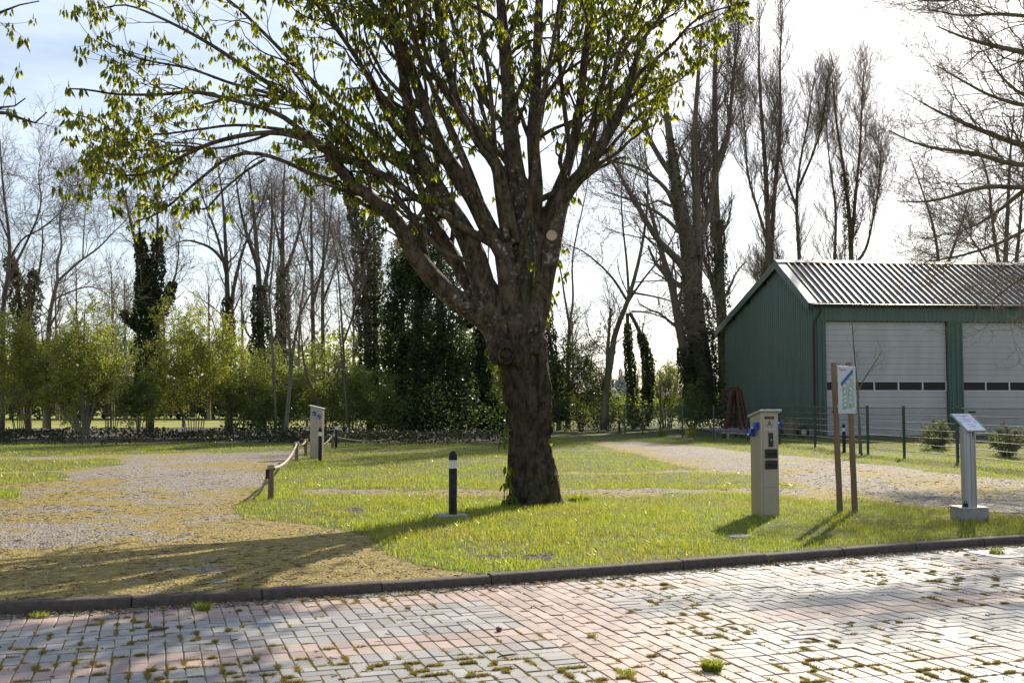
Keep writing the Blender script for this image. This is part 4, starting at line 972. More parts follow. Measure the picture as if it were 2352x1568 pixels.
for (x, y, a) in ((600, 490, .5), (480, 600, .5), (365, 700, .6), (375, 850, .7), (372, 970, .7), (372, 1070, .7), (372, 1175, .7), (570, 770, -.7), (560, 880, -.7), (560, 1000, -.7), (560, 1110, -.7)):
    pg = [(-42, 30), (10, -45), (38, -40), (30, 10), (42, 35), (-10, 28), (-42, 48)]
    s_ = 1 if a > 0 else -1; flat('map_pitch', [bp(x+dx*s_, y+dy) for dx, dy in pg][::s_], M['mapwhite'], .0056, bd)
    text('pitch_number', '%d' % (1+int(y) % 9), .014, Sb(*(np.array(bp(x, y+10))*[bw, bh]), .0066), bx, bz, M['greytext'], bd, 'CENTER')
text('lettering', 'Stellplatzplan', .029, Sb(bp(232, 0)[0]*bw, bp(0, 322)[1]*bh, .0045), bx, bz, M['greytext'], bd)
text('lettering', 'Weg', .016, Sb(bp(370, 0)[0]*bw, bp(0, 1318)[1]*bh, .0045), bx, bz, M['greytext'], bd)
text('lettering', 'Weg', .016, Sb(bp(555, 0)[0]*bw, bp(0, 1315)[1]*bh, .0045), bx, bz, M['greytext'], bd)
for (x, y) in ((238, 268), (680, 270), (250, 804), (693, 803), (257, 1338), (699, 1336), (320, 822), (500, 912), (328, 1280), (566, 1247)):
    m_ = MB(); q = Sb(*(np.array(bp(x, y))*[bw, bh]), .006); m_.box(q, (.009, .006, .009), Msb); m_.build('bolt', M['ink'], bd, bevel=.002)
# sleeper battens behind the board, so it sits on both posts
m_ = MB(); m_.box(Sb(bw*.5, .10, -.02), (bw*.9, .025, .04), Msb); m_.box(Sb(bw*.5, bh-.10, -.02), (bw*.9, .025, .04), Msb); m_.build('batten', M['alu'], ms)

# ------------------------------------------------------------------ fee box lectern
lb = G(2240, 1197, 0); lb[2] = 0
lec = thing('info_lectern', 'aluminium pillar with slanted notice plate on a grey foot block near the right edge', 'lectern', lb)
Rl = rotz(math.radians(8)); lx_, ly_ = Rl[:, 0], Rl[:, 1]
m_ = MB(); m_.box(lb+ly_*.13+[0, 0, .07], (.37, .30, .20), Rl); m_.build('foot_block', M['concrete'], lec, bevel=.012)
m_ = MB(); m_.box(lb+ly_*.13+[0, 0, .176], (.378, .308, .012), Rl); m_.build('top_plate', M['alu_light'], lec)
pr8 = [(-.083, -.03), (-.083, .06), (-.04, .085), (.04, .085), (.083, .06), (.083, -.03), (.052, -.062), (.046, -.054), (.04, -.066), (-.012, -.074), (-.018, -.066), (-.026, -.074), (-.06, -.06)]
m_ = MB(); V = []; pc = lb+ly_*.13+lx_*.015
for z in (.18, 1.20): V += [pc+lx_*a+ly_*b+[0, 0, z] for a, b in pr8]
n = len(pr8); m_.add(V, [(i, i+n, (i+1) % n+n, (i+1) % n) for i in range(n)]+[tuple(range(n)), tuple(range(2*n-1, n-1, -1))]); m_.build('pillar', M['alu'], lec)
m_ = MB(); m_.box(pc+lx_*.022-ly_*.071+[0, 0, 1.115], (.012, .006, .05), Rl); m_.box(pc+lx_*.022-ly_*.071+[0, 0, 1.07], (.012, .006, .012), Rl); m_.build('coin_slot', M['ink'], lec)
m_ = MB(); q = lb-lx_*.10+ly_*.05+[0, 0, .20]; m_.box(q, (.05, .03, .06), Rl); a = np.linspace(0, PI, 9); m_.tube([q+lx_*.017*math.cos(t)+[0, 0, .03+.03*math.sin(t)] for t in a], .004, 6); m_.build('padlock', M['black'], lec)
Rp = rotz(math.radians(22)); til = math.radians(38); px_ = Rp[:, 0]; py_ = Rp[:, 1]*math.cos(til)+np.array([0, 0, 1])*math.sin(til); pn_ = np.cross(px_, py_)
Mp = np.array([px_, py_, pn_]).T; pc2 = pc+np.array([0.01, -.0, 1.275])
m_ = MB(); m_.box(pc2-pn_*.012, (.335, .36, .016), Mp); plate = m_.build('notice_plate', M['alu'], lec, bevel=.003)
m_ = MB(); m_.box(pc2-px_*.012+[0, 0, 0], (.29, .345, .003), Mp); m_.build('notice_sheet', M['lecwhite'], plate)
m_ = MB(); m_.box(pc2+px_*.148, (.03, .345, .002), Mp); m_.build('sheet_edge', M['mapgrey'], plate)
for s_, sz, yy in (('Benutzungsgebühr', .030, .125), ('pro Stellplatz', .014, .092), ('5 Euro pro Tag und Platz', .022, .062), ('inkl. Ver- und Entsorgung', .012, .036), ('bitte hier einwerfen', .016, .008), ('Strom und Wasser am Automaten', .009, -.045), ('Vielen Dank', .012, -.085)):
    text('lettering', s_, sz, pc2-px_*.012+py_*yy+pn_*.0022, px_, py_, M['greytext'], plate, 'CENTER')
for s in (-1, 1): m_ = MB(); m_.box(pc2-px_*.012+px_*s*.115-py_*.0+pn_*.002, (.035, .055, .001), Mp); m_.build('drop_logo', M['lightblue'], plate)
m_ = MB(); m_.box(pc+[0, 0, 1.205], (.14, .12, .05), Rl); m_.build('bracket', M['alu'], lec)

# ------------------------------------------------------------------ yard clutter by the gable
def at(px, D, z): x = (px-CX)/F*D*1.0; return np.array([x, D, z])
fr = thing('steel_trestle', 'rusty steel trestle frame standing upright in front of the green gable', 'trestle', at(1700, 46, 0))
def atz(px, py, D): return R(px, py, D)
tp = atz(1700, 818/1*1+72, 46); tp = R(1700, 889, 46)
for (x0, y0, d0, x1, y1, d1) in ((1681, 895, 46, 1662, 1008, 45.4), (1686, 895, 46, 1672, 1009, 46.8), (1690, 895, 46.1, 1690, 1006, 47.2), (1696, 893, 46.1, 1716, 1002, 45.6), (1700, 893, 46.2, 1724, 1000, 47), (1692, 895, 46, 1704, 1004, 45.2)):
    m_ = MB(); a = R(x0, y0, d0); b = R(x1, y1, d1); b[2] = max(b[2], 0.0); m_.bar(a, b, .11, .11); m_.build('leg', M['rust'], fr)
m_ = MB(); m_.bar(R(1658, 898, 46.3), R(1698, 890, 46), .2, .14); m_.build('beam', M['rust'], fr)
rk = thing('steel_rack', 'low galvanised steel rack lying behind the wire fence', 'rack', at(1640, 47, 0))
for k in range(5): m_ = MB(); m_.bar(R(1612+k*20, 984-k*0, 46+.0*k)+[0, 0, 0], R(1662+k*20, 992, 43.8), .07, .06); m_.build('rail', M['alu'], rk)
for k in range(4): m_ = MB(); m_.bar(R(1612+k*14, 984+k*3.2, 46-k*.6), R(1720+k*4, 984+k*4, 46-k*.6), .07, .06); m_.build('rail', M['alu'], rk)
for x, D in ((1640, 44.6), (1672, 44), (1716, 44.5), (1730, 46)): m_ = MB(); a = R(x, 992, D); m_.bar(a, [a[0], a[1], 0], .09, .09); m_.build('leg', M['alu'], rk)
bp_ = MB(); a = R(1712, 972, 47.2); b = R(1802, 972, 46.6); bp_.tube([a, (a+b)/2, b], .18, 14); tag(bp_.build('blue_pipe', M['bluepipe'], None, smooth=True), 'thick blue pipe stored on the ground along the gable', 'pipe')
tk = thing('roller_drum', 'brown cable drum lying by the gable at the end of the blue pipe', 'drum', at(1815, 46.8, 0)); c = at(1812, 46.8, .42)
for s in (-1, 1):
    m_ = MB(); m_.lathe([(.42, -.03), (.42, .03)], (0, 0, 0), 18); V = [c+np.array([v[0], s*.35+v[2], v[1]]) for v in np.array(m_.v)]; m2 = MB(); m2.add(V, [f[::-1] for f in m_.f]); m2.build('flange', M['oldwood'], tk)
m_ = MB(); m_.tube([c-[0, .34, 0], c+[0, .34, 0]], .22, 14); m_.build('core', M['rust'], tk, smooth=True)
wh = thing('roller_wheel', 'small dark roller wheel beside the cable drum', 'roller_wheel', at(1842, 46.3, 0)); c = at(1842, 46.3, .26)  # a lone roller wheel, only tyre and rim
m_ = MB(); m_.tube([c-[0, .12, 0], c+[0, .12, 0]], .26, 16); m_.build('tyre', M['black'], wh, smooth=True); m_ = MB(); m_.tube([c-[0, .14, 0], c+[0, .14, 0]], .12, 12); m_.build('rim', M['alu'], wh, smooth=True)
ps = thing('pipe_stack', 'dark stack of steel pipes rising left of the trestle by the gable corner', 'pipe stack', at(1665, 50, 0))
for k, (x, y) in enumerate(((1656, 905), (1664, 899), (1671, 894), (1652, 922), (1660, 916), (1668, 912), (1650, 938), (1658, 934), (1667, 930), (1655, 952), (1664, 948), (1661, 968), (1652, 972), (1670, 966), (1656, 984), (1667, 982))):
    m_ = MB(); a = R(x+4, y, 50.5); b = a+np.array([.12, .6, 0]); m_.tube([a, b], .085, 10); m_.build('pipe', M['rust' if k % 2 else 'gutter'], ps, smooth=True)

# ------------------------------------------------------------------ meadow fence posts beyond the ditch
pf = thing('pasture_fence', 'row of grey round posts with thin wire along the sunlit meadow', 'fence', G(102, 986, 0))
pp = []
for x, y0, y1 in ((-80, 944, 989), (102, 944, 986), (318, 958, 984), (421, 959, 982), (519, 960, 981), (610, 961, 981), (705, 961, 981), (800, 961, 981), (890, 961, 980)):
    p = G(x, y1, -.12); p[2] = -.12; pp.append(p); h = (y1-y0)*mpp(p[1]); m_ = MB(); m_.lathe([(.13 if x < 200 else .11, -.1), (.12 if x < 200 else .1, h), (.02, h+.03)], p, 9); m_.build('post', M['oldwood'], pf, smooth=True)
for z in (.5, .95):
    for a, b in zip(pp[:-1], pp[1:]): m_ = MB(); m_.bar(a+[0, 0, z], b+[0, 0, z], .015, .015); m_.build('wire', M['alu'], pf)
# far houses
def house(px0, px1, D, ze, zr, dep, mroof, label):
    x0, x1 = (px0-CX)/F*D, (px1-CX)/F*D
    t = thing('house', label, 'house', (x0, D, 0), 'far houses beyond the meadow')
    m_ = MB(); m_.box(((x0+x1)/2, D+dep/2, ze/2), (x1-x0, dep, ze)); m_.build('wall', M['hwall'], t)
    m_ = MB(); e = .4; q = [(x0-e, D-e, ze), (x1+e, D-e, ze), (x1-(x1-x0)*.12, D+dep/2, zr), (x0+(x1-x0)*.25, D+dep/2, zr), (x0-e, D+dep+e, ze), (x1+e, D+dep+e, ze)]
    m_.add(q, [(0, 1, 2, 3), (5, 4, 3, 2), (0, 3, 4), (1, 5, 2)]); m_.build('roof', mroof, t)
    m_ = MB(); m_.box((x0+(x1-x0)*.6, D+dep*.45, zr), (.7, .7, 1.6)); m_.build('chimney', M['hwall'], t)
    for k in range(3): m_ = MB(); m_.box((x0+(x1-x0)*(.2+.3*k), D-.03, ze*.55), (1.2, .08, 1.2)); m_.build('window', M['pane'], t)
house(1412, 1446, 235, 3.6, 6.9, 9, M['hroof'], 'far house with dark blue slate roof seen between the trunks')
house(1376, 1424, 205, 2.4, 4.6, 10, M['hroof2'], 'far low house with bright pale roof left of the slate one')
house(1500, 1556, 215, 2.4, 4.4, 10, M['hroof2'], 'far pale-roofed house behind the bushes near the thick ivy trunks')
house(1566, 1600, 240, 2.6, 5.2, 9, M['hroof'], 'far slate-roofed house half hidden by the thick ivy trunks')

# ------------------------------------------------------------------ leaves
def leaf_quads(P, size, aspect=.6, droop=0.):
    n = len(P); a = norm(rng.normal(size=(n, 3))); a[:, 2] -= droop; a = norm(a); b = norm(np.cross(a, norm(rng.normal(size=(n, 3)))))
    s = (size*(.6+.8*rng.random(n)))[:, None] if np.isscalar(size) else (size*(.6+.8*rng.random(n)))[:, None]
    V = np.stack([P-a*s*.5, P+b*s*aspect*.5, P+a*s*.5, P-b*s*aspect*.5], 1).reshape(-1, 3)
    return V, np.arange(4*n).reshape(n, 4)
def along(P, n, t0=0., spread=.05):                # n random points near a set of lines
    Mn, Sn, _ = P.shape; i = rng.integers(0, Mn, n); t = (t0+(1-t0)*rng.random(n))*(Sn-1); j = np.minimum(t.astype(int), Sn-2); w = (t-j)[:, None]
    return P[i, j]*(1-w)+P[i, j+1]*w+rng.normal(0, spread, (n, 3))
def chest_leaf(seed):                              # one young drooping leaf of the horse chestnut: five folded leaflets
    r = np.random.default_rng(seed); V, Fc = [], []
    st = np.array([.05, 0, .035]); yaw = 0
    for k, a in enumerate(np.radians([-62, -30, 0, 30, 62])):
        ln = (.150-.03*abs(k-2))*(.85+.3*r.random()); w = ln*.21; dr = math.radians(62+14*r.random())
        d = np.array([math.cos(a)*math.cos(dr), math.sin(a)*math.cos(dr), -math.sin(dr)]); sd_ = norm(np.cross(d, [0, 0, 1.])); nn = np.cross(sd_, d)
        d2 = norm(d+np.array([0, 0, -.5]))
        p1 = st+d*ln*.55; p2 = st+d*ln*.6+d2*ln*.45; b = len(V)
        V += [st, p1+sd_*w+nn*w*-.55, p1, p1-sd_*w+nn*w*-.55, p2]
        Fc += [(b, b+1, b+2), (b, b+2, b+3), (b+1, b+4, b+2), (b+2, b+4, b+3)]
    b = len(V); V += [np.array([0, 0, .002]), np.array([0, 0, -.002]), st]; Fc += [(b, b+1, b+2)]
    return np.array(V), np.array(Fc)
def cluster(seed):                                 # the four to six leaves at one shoot tip, some with a young flower candle
    r = np.random.default_rng(seed); parts = []; n = 4+seed % 3
    for k in range(n):
        V, Fc = chest_leaf(seed*10+k); V = V*(.50+.5*r.random()); V = V @ rotz(k*2*PI/n+r.normal(0, .25)).T; V[:, 2] -= .035*(k % 2)+.01*r.random(); parts.append((V, Fc))
    if seed % 4 == 0:
        for q in range(7): z = .02+.014*q; w = .016*(1-q/8); parts.append((np.array([[w, 0, z], [-w*.5, w, z], [-w*.5, -w, z], [0, 0, z+.02]]), np.array([(0, 1, 3), (1, 2, 3), (2, 0, 3)])))
    return join(parts)
CL = [cluster(i) for i in range(8)]
def put_clusters(P, sc=None):
    parts = []; n = len(P); which = rng.integers(0, 8, n)
    for c in range(8):
        idx = np.where(which == c)[0]
        if not len(idx): continue
        V, Fc = CL[c]; a = rng.random(len(idx))*2*PI; s = (.75+.5*rng.random(len(idx))) if sc is None else sc[idx]
        ca, sa = np.cos(a)[:, None], np.sin(a)[:, None]; tx = rng.normal(0, .3, (len(idx), 1)); ty = rng.normal(0, .3, (len(idx), 1))
        X = V[None, :, 0]*ca-V[None, :, 1]*sa; Y = V[None, :, 0]*sa+V[None, :, 1]*ca; Z = V[None, :, 2]+X*tx+Y*ty
        W_ = np.stack([X, Y, Z], -1)*s[:, None, None]+P[idx][:, None, :]
        k = np.arange(len(idx))[:, None, None]*len(V); parts.append((W_.reshape(-1, 3), (Fc[None]+k).reshape(-1, 3)))
    return join(parts)
CLM = [npmesh('leaf', *CL[i], M['chest'], smooth=False) for i in range(8)]

# ------------------------------------------------------------------ the horse chestnut
TD = 16.1
ct = thing('chestnut_tree', 'big horse chestnut with thick spreading limbs, coming into leaf in the middle of the lawn', 'tree', G(1225, 1150, 0))
K = mpp(TD)
def tr(pts, r0, r1, dd=0., n=22, D=TD, d0=0.):     # a traced limb; dd: how far it leans away (+) or towards us (-) by its end
    m_ = len(pts); q = [R(x, y, D+d0+dd*(i/(m_-1))**1.3) for i, (x, y) in enumerate(pts)]
    return resamp(q, np.linspace(r0, r1, m_)*K*.88, n)
big = []      # merged into one smooth skin
big.append(tr([(1150, 800), (1132, 745), (1085, 712), (1048, 690), (1008, 655), (968, 608), (942, 566), (925, 528), (898, 495), (866, 466), (836, 443), (800, 415), (768, 380), (745, 340)], 34, 9, -1.2, 34))
big.append(tr([(1165, 790), (1140, 720), (1118, 690), (1104, 632), (1084, 570), (1062, 524), (1040, 490), (1010, 445), (985, 400), (958, 352), (945, 300), (938, 240), (925, 160), (905, 70), (890, -40)], 38, 9, -.4, 34))
big.append(tr([(1150, 770), (1112, 700), (1090, 672), (1062, 632), (1040, 585), (1015, 545), (995, 510), (978, 478), (970, 440), (950, 400)], 24, 11, .9, 26, d0=.25))
big.append(tr([(1195, 800), (1180, 730), (1172, 680), (1165, 620), (1158, 570), (1128, 540), (1104, 488), (1072, 430), (1030, 372), (1002, 320), (978, 255), (955, 190), (930, 120), (905, 30), (890, -60)], 34, 9, -.5, 34, d0=-.1))
big.append(tr([(1150, 572), (1120, 556), (1098, 541), (1060, 520), (1016, 487), (962, 460), (913, 422), (862, 396), (800, 366), (760, 342)], 11, 9, -.9, 22, d0=-.15))
big.append(tr([(1195, 800), (1190, 740), (1195, 660), (1203, 580), (1200, 500), (1188, 430), (1180, 370), (1172, 300), (1168, 200), (1158, 100), (1150, 0), (1140, -120)], 42, 10, .2, 34))
big.append(tr([(1205, 700), (1215, 600), (1222, 520), (1232, 450), (1228, 380), (1222, 300), (1232, 200), (1234, 100), (1240, -20), (1245, -140)], 26, 9, .7, 30, d0=.1))
big.append(tr([(1180, 560), (1165, 480), (1150, 420), (1140, 380), (1120, 340), (1095, 300), (1060, 270), (1040, 200), (1020, 120), (1005, 30), (1000, -60)], 18, 8, -.8, 28, d0=-.2))
big.append(tr([(1215, 810), (1222, 770), (1240, 700), (1254, 620), (1268, 560), (1276, 515), (1288, 462), (1312, 425), (1338, 398), (1370, 355), (1398, 305), (1425, 260), (1445, 205), (1456, 150)], 32, 9, -.5, 34, d0=-.15))
big.append(tr([(1206, 640), (1222, 580), (1242, 535), (1265, 478), (1285, 430), (1300, 395), (1318, 330), (1332, 250), (1340, 160), (1352, 60), (1362, -60)], 22, 9, .6, 30, d0=.15))
big.append(tr([(1212, 480), (1232, 462), (1258, 450), (1288, 436)], 9, 8, 0, 12, d0=.05))
big.append(([R(1262,548,TD-.25),R(1265,544,TD-.35),R(1267,541,TD-.50)],)); big[-1]=resamp(big[-1][0],np.array([14,13,12.5])*K,6)       # pruned stubs
big.append(tr([(945, 566), (920, 560), (912, 559)], 10, 9.5, 0, 6, d0=-.48))
TS = [(1224, 1170), (1226, 1140), (1224, 1100), (1221, 1050), (1216, 990), (1212, 930), (1208, 880), (1200, 840), (1192, 800), (1186, 770)]
trk = resamp([R(x, y, TD) for x, y in TS], np.array([62, 55, 49, 46, 45, 45, 46, 50, 51, 40])*K, 60)
roots = []
for a_, l_ in ((200, .75), (235, .6), (265, .8), (300, .65), (335, .8), (20, .7), (90, .7), (150, .7)):
    a_ = math.radians(a_); b_ = np.array([trk[0][3][0], TD, 0]); d_ = np.array([math.cos(a_), math.sin(a_), 0])
    roots.append(resamp([b_+d_*.12+[0, 0, .7], b_+d_*.24+[0, 0, .3], b_+d_*.31+[0, 0, .1], b_+d_*(l_*.56)+[0, 0, -.03], b_+d_*(l_*.75)+[0, 0, -.14]], np.array([.06, .11, .10, .06, .03]), 14))
def rough_tube(P, r, n, amp, sc, seed, lobes=0.):
    V, Q_ = tubes(P[None], r[None], n); Sn = len(P); V = V.reshape(Sn, n, 3); a = np.arange(n)*2*PI/n
    dirn = norm(V-P[:, None]); zz = V[..., 2]
    dsp = (fbm(np.cos(a)[None]*sc+50+zz*0, zz*sc*.55+np.sin(a)[None]*sc, seed, 4)-.5)*2*amp
    dsp = dsp+lobes*r[:, None]*(np.cos(a*5+seed+zz*1.1)*.5+np.cos(a*3+1+zz*.7)*.5)
    return (V+dirn*dsp[..., None]).reshape(-1, 3), Q_
parts = [rough_tube(trk[0], trk[1], 96, .05, 4.0, 3, .05)]
# the knobbly right flank and buttress of the trunk
fl = resamp([R(x, y, TD-.12) for x, y in [(1272, 1175), (1268, 1130), (1258, 1080), (1250, 1020), (1252, 960), (1250, 900), (1244, 850), (1236, 800), (1240, 740)]], np.array([20, 19, 20, 14, 17, 16, 15, 14, 8])*K, 50)
parts.append(rough_tube(fl[0], fl[1], 24, .055, 7.0, 9))
fl = resamp([R(x, y, TD-.1) for x, y in [(1186, 1180), (1186, 1120), (1180, 1070), (1184, 1020), (1172, 940), (1168, 880), (1162, 820)]], np.array([22, 16, 16, 14, 15, 18, 22])*K, 40)
parts.append(rough_tube(fl[0], fl[1], 20, .03, 6.0, 12))
for i, (P, r) in enumerate(roots): parts.append(rough_tube(P, r, 12, .015, 6., 120+i))
for i, (P, r) in enumerate(big):
    parts.append(rough_tube(P, r, 16, .010, 5., 20+i))
# burl swelling at the fork
def blob(c, rx, ry, rz, seed, amp=.15, n=24):
    th = np.linspace(0, PI, n//2); ph = np.arange(n)*2*PI/n; T_, P_ = np.meshgrid(th, ph, indexing='ij')
    d = np.stack([np.sin(T_)*np.cos(P_), np.sin(T_)*np.sin(P_), np.cos(T_)], -1); f = 1+amp*2*(fbm(d[..., 0]*2+9, d[..., 2]*2+d[..., 1]+5, seed)-.5)
    V = np.array(c)+d*np.array([rx, ry, rz])*f[..., None]; idx = np.arange(V.size//3).reshape(n//2, n); nx = np.roll(idx, -1, 1)
    return V.reshape(-1, 3), np.stack([idx[:-1], idx[1:], nx[1:], nx[:-1]], -1).reshape(-1, 4)
parts.append(blob(R(1150, 806, TD-.22), 26*K, .16, 34*K, 4)); parts.append(blob(R(1165, 815, TD-.28), 20*K, .12, 20*K, 5))
for (x, y, s) in ((1262, 1060, 12), (1270, 1100, 13), (1256, 930, 11), (1250, 870, 12), (1258, 1010, 9), (1178, 1058, 10), (1246, 790, 12), (1274, 1135, 12), (1262, 985, 9)):
    parts.append(blob(R(x, y, TD-.15), s*K, s*K, s*K*1.3, x, .35, 14))
V, Q_ = join(parts)
o = npobj('trunk', V, Q_, M['bark_ch'], ct)
# close the open ends before skinning: a voxel remesh welds limbs and trunk into one skin
bpy.context.view_layer.update()
me = o.data
import bmesh
bm = bmesh.new(); bm.from_mesh(me); be_ = [e for e in bm.edges if e.is_boundary]; bmesh.ops.holes_fill(bm, edges=be_, sides=0); bmesh.ops.triangulate(bm, faces=[f for f in bm.faces if len(f.verts) > 4]); bmesh.ops.recalc_face_normals(bm, faces=bm.faces); bm.to_mesh(me); bm.free()
rm = o.modifiers.new('skin', 'REMESH'); rm.mode = 'VOXEL'; rm.voxel_size = .018; rm.use_smooth_shade = True
sm = o.modifiers.new('soften', 'SMOOTH'); sm.factor = .5; sm.iterations = 2
dg = bpy.context.evaluated_depsgraph_get(); me2 = bpy.data.meshes.new_from_object(o.evaluated_get(dg)); o.modifiers.clear(); me2.name = 'trunk'
me2.materials.clear(); me2.materials.append(M['bark_ch']); o.data = me2; bpy.data.meshes.remove(me)
# cut faces
def cutface(c, nrm, r, label=None):
    nrm = norm(np.array(nrm, float)); u = norm(np.cross(nrm, [0, 0, 1.])); w = np.cross(nrm, u); n = 20
    m_ = MB(); V = []
    for rr, h in ((r, -.03), (r, .006), (r*.93, .012)): V += [c+u*rr*math.cos(a)+w*rr*math.sin(a)+nrm*h for a in np.arange(n)*2*PI/n]
    m_.add(V, [(i*n+k, i*n+(k+1) % n, (i+1)*n+(k+1) % n, (i+1)*n+k) for i in range(2) for k in range(n)]+[tuple(range(2*n, 3*n))]); q = m_.build('cut_face', M['cut'], ct)
    if label: q['label'] = label
cutface(R(1267, 540.5, TD-.505), (.05, -1, .1), 12*K, 'round pale saw cut on the right limb')
cutface(R(912, 559.5, TD-.48), (-.80, -.6, .0), 10.5*K, 'narrow pale saw cut on the low left limb')
for x, y, r in ((1315, 402, 3), (1152, 474, 2.5)): cutface(R(x, y, TD-.35), (.1, -1, .1), r*K)
# rim of the big burl
for k, (cx_, cy_, rx, ry, ph) in enumerate(((1136, 808, 10, 26, 0), (1162, 815, 17, 19, .3))):
    a = np.linspace(0, 2*PI, 30); c = np.array([R(cx_+rx*math.cos(t)+ry*.0, cy_+ry*math.sin(t), TD-.40+.02*math.cos(t)) for t in a]); V, Q_ = tubes(c[None], np.full((1, 30), 3.6*K), 8); npobj('burl_rim', V, Q_, M['bark_ch'], ct)
# secondary limbs, traced where the photo shows them
sec = []
def s_(pts, r0, r1, dd, d0=0.): sec.append(tr(pts, r0, r1, dd, 22, TD+d0))
s_([(866, 466), (835, 448), (797, 430), (766, 415), (734, 407), (690, 389), (675, 379), (609, 354), (556, 350), (510, 369), (471, 402), (438, 429), (402, 462), (359, 495), (313, 508)], 8, 2, -.9, -.7)
s_([(609, 366), (576, 385), (540, 412), (500, 448), (471, 488), (440, 470)], 4, 1.3, -.2, -1.3)
s_([(746, 343), (692, 316), (642, 303), (576, 307), (527, 317), (471, 333), (411, 363), (372, 386), (326, 402), (266, 404), (206, 390)], 8, 1.8, -.6, -1.1)
s_([(471, 333), (430, 345), (400, 352), (365, 340), (340, 318), (300, 330)], 3, 1.2, .3, -1.6)
s_([(745, 340), (700, 310), (675, 285), (640, 262), (593, 244), (510, 224), (441, 208), (380, 218), (319, 218), (256, 217), (200, 205), (158, 204)], 8, 1.6, -.4, -1.2)
s_([(676, 232), (626, 198), (576, 165), (510, 118), (444, 79), (388, 50), (326, 22), (280, 8), (215, 25)], 7, 1.6, .3, -.6)
s_([(800, 330), (746, 274), (710, 245), (676, 232)], 9, 7, -.2, -.4)
s_([(862, 396), (830, 360), (800, 330)], 9, 9, -.1, -.5)
s_([(690, 240), (622, 215), (537, 195), (478, 172), (428, 155), (346, 142), (290, 125), (227, 84)], 5, 1.4, -.5, -.5)
s_([(760, 342), (700, 305), (642, 297), (543, 284), (444, 300), (345, 312), (290, 300), (262, 303)], 6, 1.4, .8, -.3)
s_([(640, 300), (560, 330), (480, 345), (400, 330), (330, 345), (270, 350), (232, 358)], 4, 1.2, .6, .1)
s_([(950, 400), (905, 350), (855, 300), (800, 262), (740, 210), (690, 160), (640, 110), (590, 60), (540, 10), (480, -30)], 11, 3, .9, .7)
s_([(950, 400), (900, 372), (850, 332), (800, 290), (730, 250), (650, 225), (560, 215), (470, 240), (400, 262)], 9, 2, 1.4, .9)
s_([(960, 352), (900, 290), (870, 220), (830, 150), (790, 90), (750, 20), (720, -60)], 10, 4, .3, -.2)
s_([(945, 300), (905, 250), (860, 200), (810, 120), (760, 50), (700, -20)], 8, 3, -1., -.3)
s_([(1040, 240), (1000, 180), (970, 100), (960, 20), (955, -60)], 8, 4, -.6, -.6)
s_([(1140, 380), (1100, 340), (1075, 290), (1045, 240), (1010, 180), (960, 120), (900, 60), (850, 0)], 8, 3, -1.2, -.5)
s_([(1172, 300), (1130, 255), (1098, 210), (1075, 150), (1050, 80), (1020, 0)], 9, 4, .6, .2)
s_([(1222, 330), (1260, 300), (1300, 285), (1340, 265), (1390, 230), (1430, 200)], 6, 2, .5, .5)
s_([(1200, 480), (1160, 400), (1125, 330), (1110, 280)], 9, 5, .9, .4)
s_([(1338, 398), (1345, 340), (1360, 280), (1380, 220), (1390, 150), (1400, 60), (1410, -20)], 9, 3, .5, -.5)
s_([(1398, 305), (1400, 240), (1405, 180), (1425, 110), (1450, 40), (1480, -30)], 7, 2.5, -.6, -.5)
s_([(1445, 205), (1470, 165), (1500, 140), (1540, 110), (1580, 60), (1620, 30), (1680, 15), (1712, 5)], 6, 1.2, -.2, -.9)
s_([(1456, 150), (1475, 90), (1510, 50), (1550, -10)], 6, 3, .3, -.9)
s_([(1425, 260), (1470, 232), (1510, 205), (1560, 190), (1595, 150)], 4, 1.2, .8, -.7)
s_([(1318, 330), (1350, 300), (1395, 265), (1440, 240), (1500, 250)], 6, 1.5, 1.4, .5)
s_([(1234, 240), (1270, 200), (1300, 150), (1330, 90), (1350, 20)], 7, 3, 1.2, .8)
s_([(1285, 430), (1310, 350), (1300, 280), (1290, 200), (1280, 100), (1290, 0)], 8, 4, -.8, .2)
s_([(1080, 600), (1030, 587), (985, 551), (949, 506), (913, 457), (882, 421), (858, 398)], 7, 4, -.2, -.55)
s_([(905, 70), (860, 20), (800, -30)], 7, 4, -.3, -.3)
# limbs the photo hides behind or in front of the crown, filling its depth
hid = []
for az, el, ln, z0, r0 in ((80, 52, 6.2, 2.9, .085), (105, 60, 6.5, 3.0, .09), (140, 50, 6., 2.9, .08), (-75, 58, 5.6, 3.2, .07), (-110, 64, 5.6, 3.3, .07), (160, 66, 6.3, 3.4, .08), (30, 60, 5.2, 3.1, .07), (-140, 60, 5.6, 3.2, .07)):
    a, e = math.radians(az), math.radians(el); b = np.array([.05, TD, z0]); d = np.array([math.cos(a)*math.cos(e), math.sin(a)*math.cos(e), math.sin(e)])
    p = [b+d*ln*t+np.array([0, 0, .6*t*t])+rng.normal(0, .1*t, 3) for t in np.linspace(0, 1, 7)]; hid.append(resamp(p, np.linspace(r0*.75, .014, 7), 22))
parts = []
for i, (P, r) in enumerate(sec+hid): parts.append(rough_tube(P, r, 9, .004, 6, 60+i))
V, Q_ = join(parts); br = npobj('branches', V, Q_, M['bark_ch'], ct)
allP = [resamp(P, r, 22) for P, r in big[:10]]+sec+hid
PP = np.array([p for p, r in allP]); RR = np.array([r for p, r in allP])
isl_ = np.array([i for i in range(len(allP))])
a1, r1 = grow(PP, RR, 13, .38, 1., 1.55, .48, 10, up=.12, wob=.17, rr=.42, rmin=.006, rel=False, fall=.5)
qx, qy = proj(a1[:, -1, 0], a1[:, -1, 1], a1[:, -1, 2])   # keep to the outline the crown has
kk_ = (qy < np.interp(qx, [165, 300, 450, 700, 900], [425, 505, 500, 470, 520])) & (qx > 170) | (qx > 950)
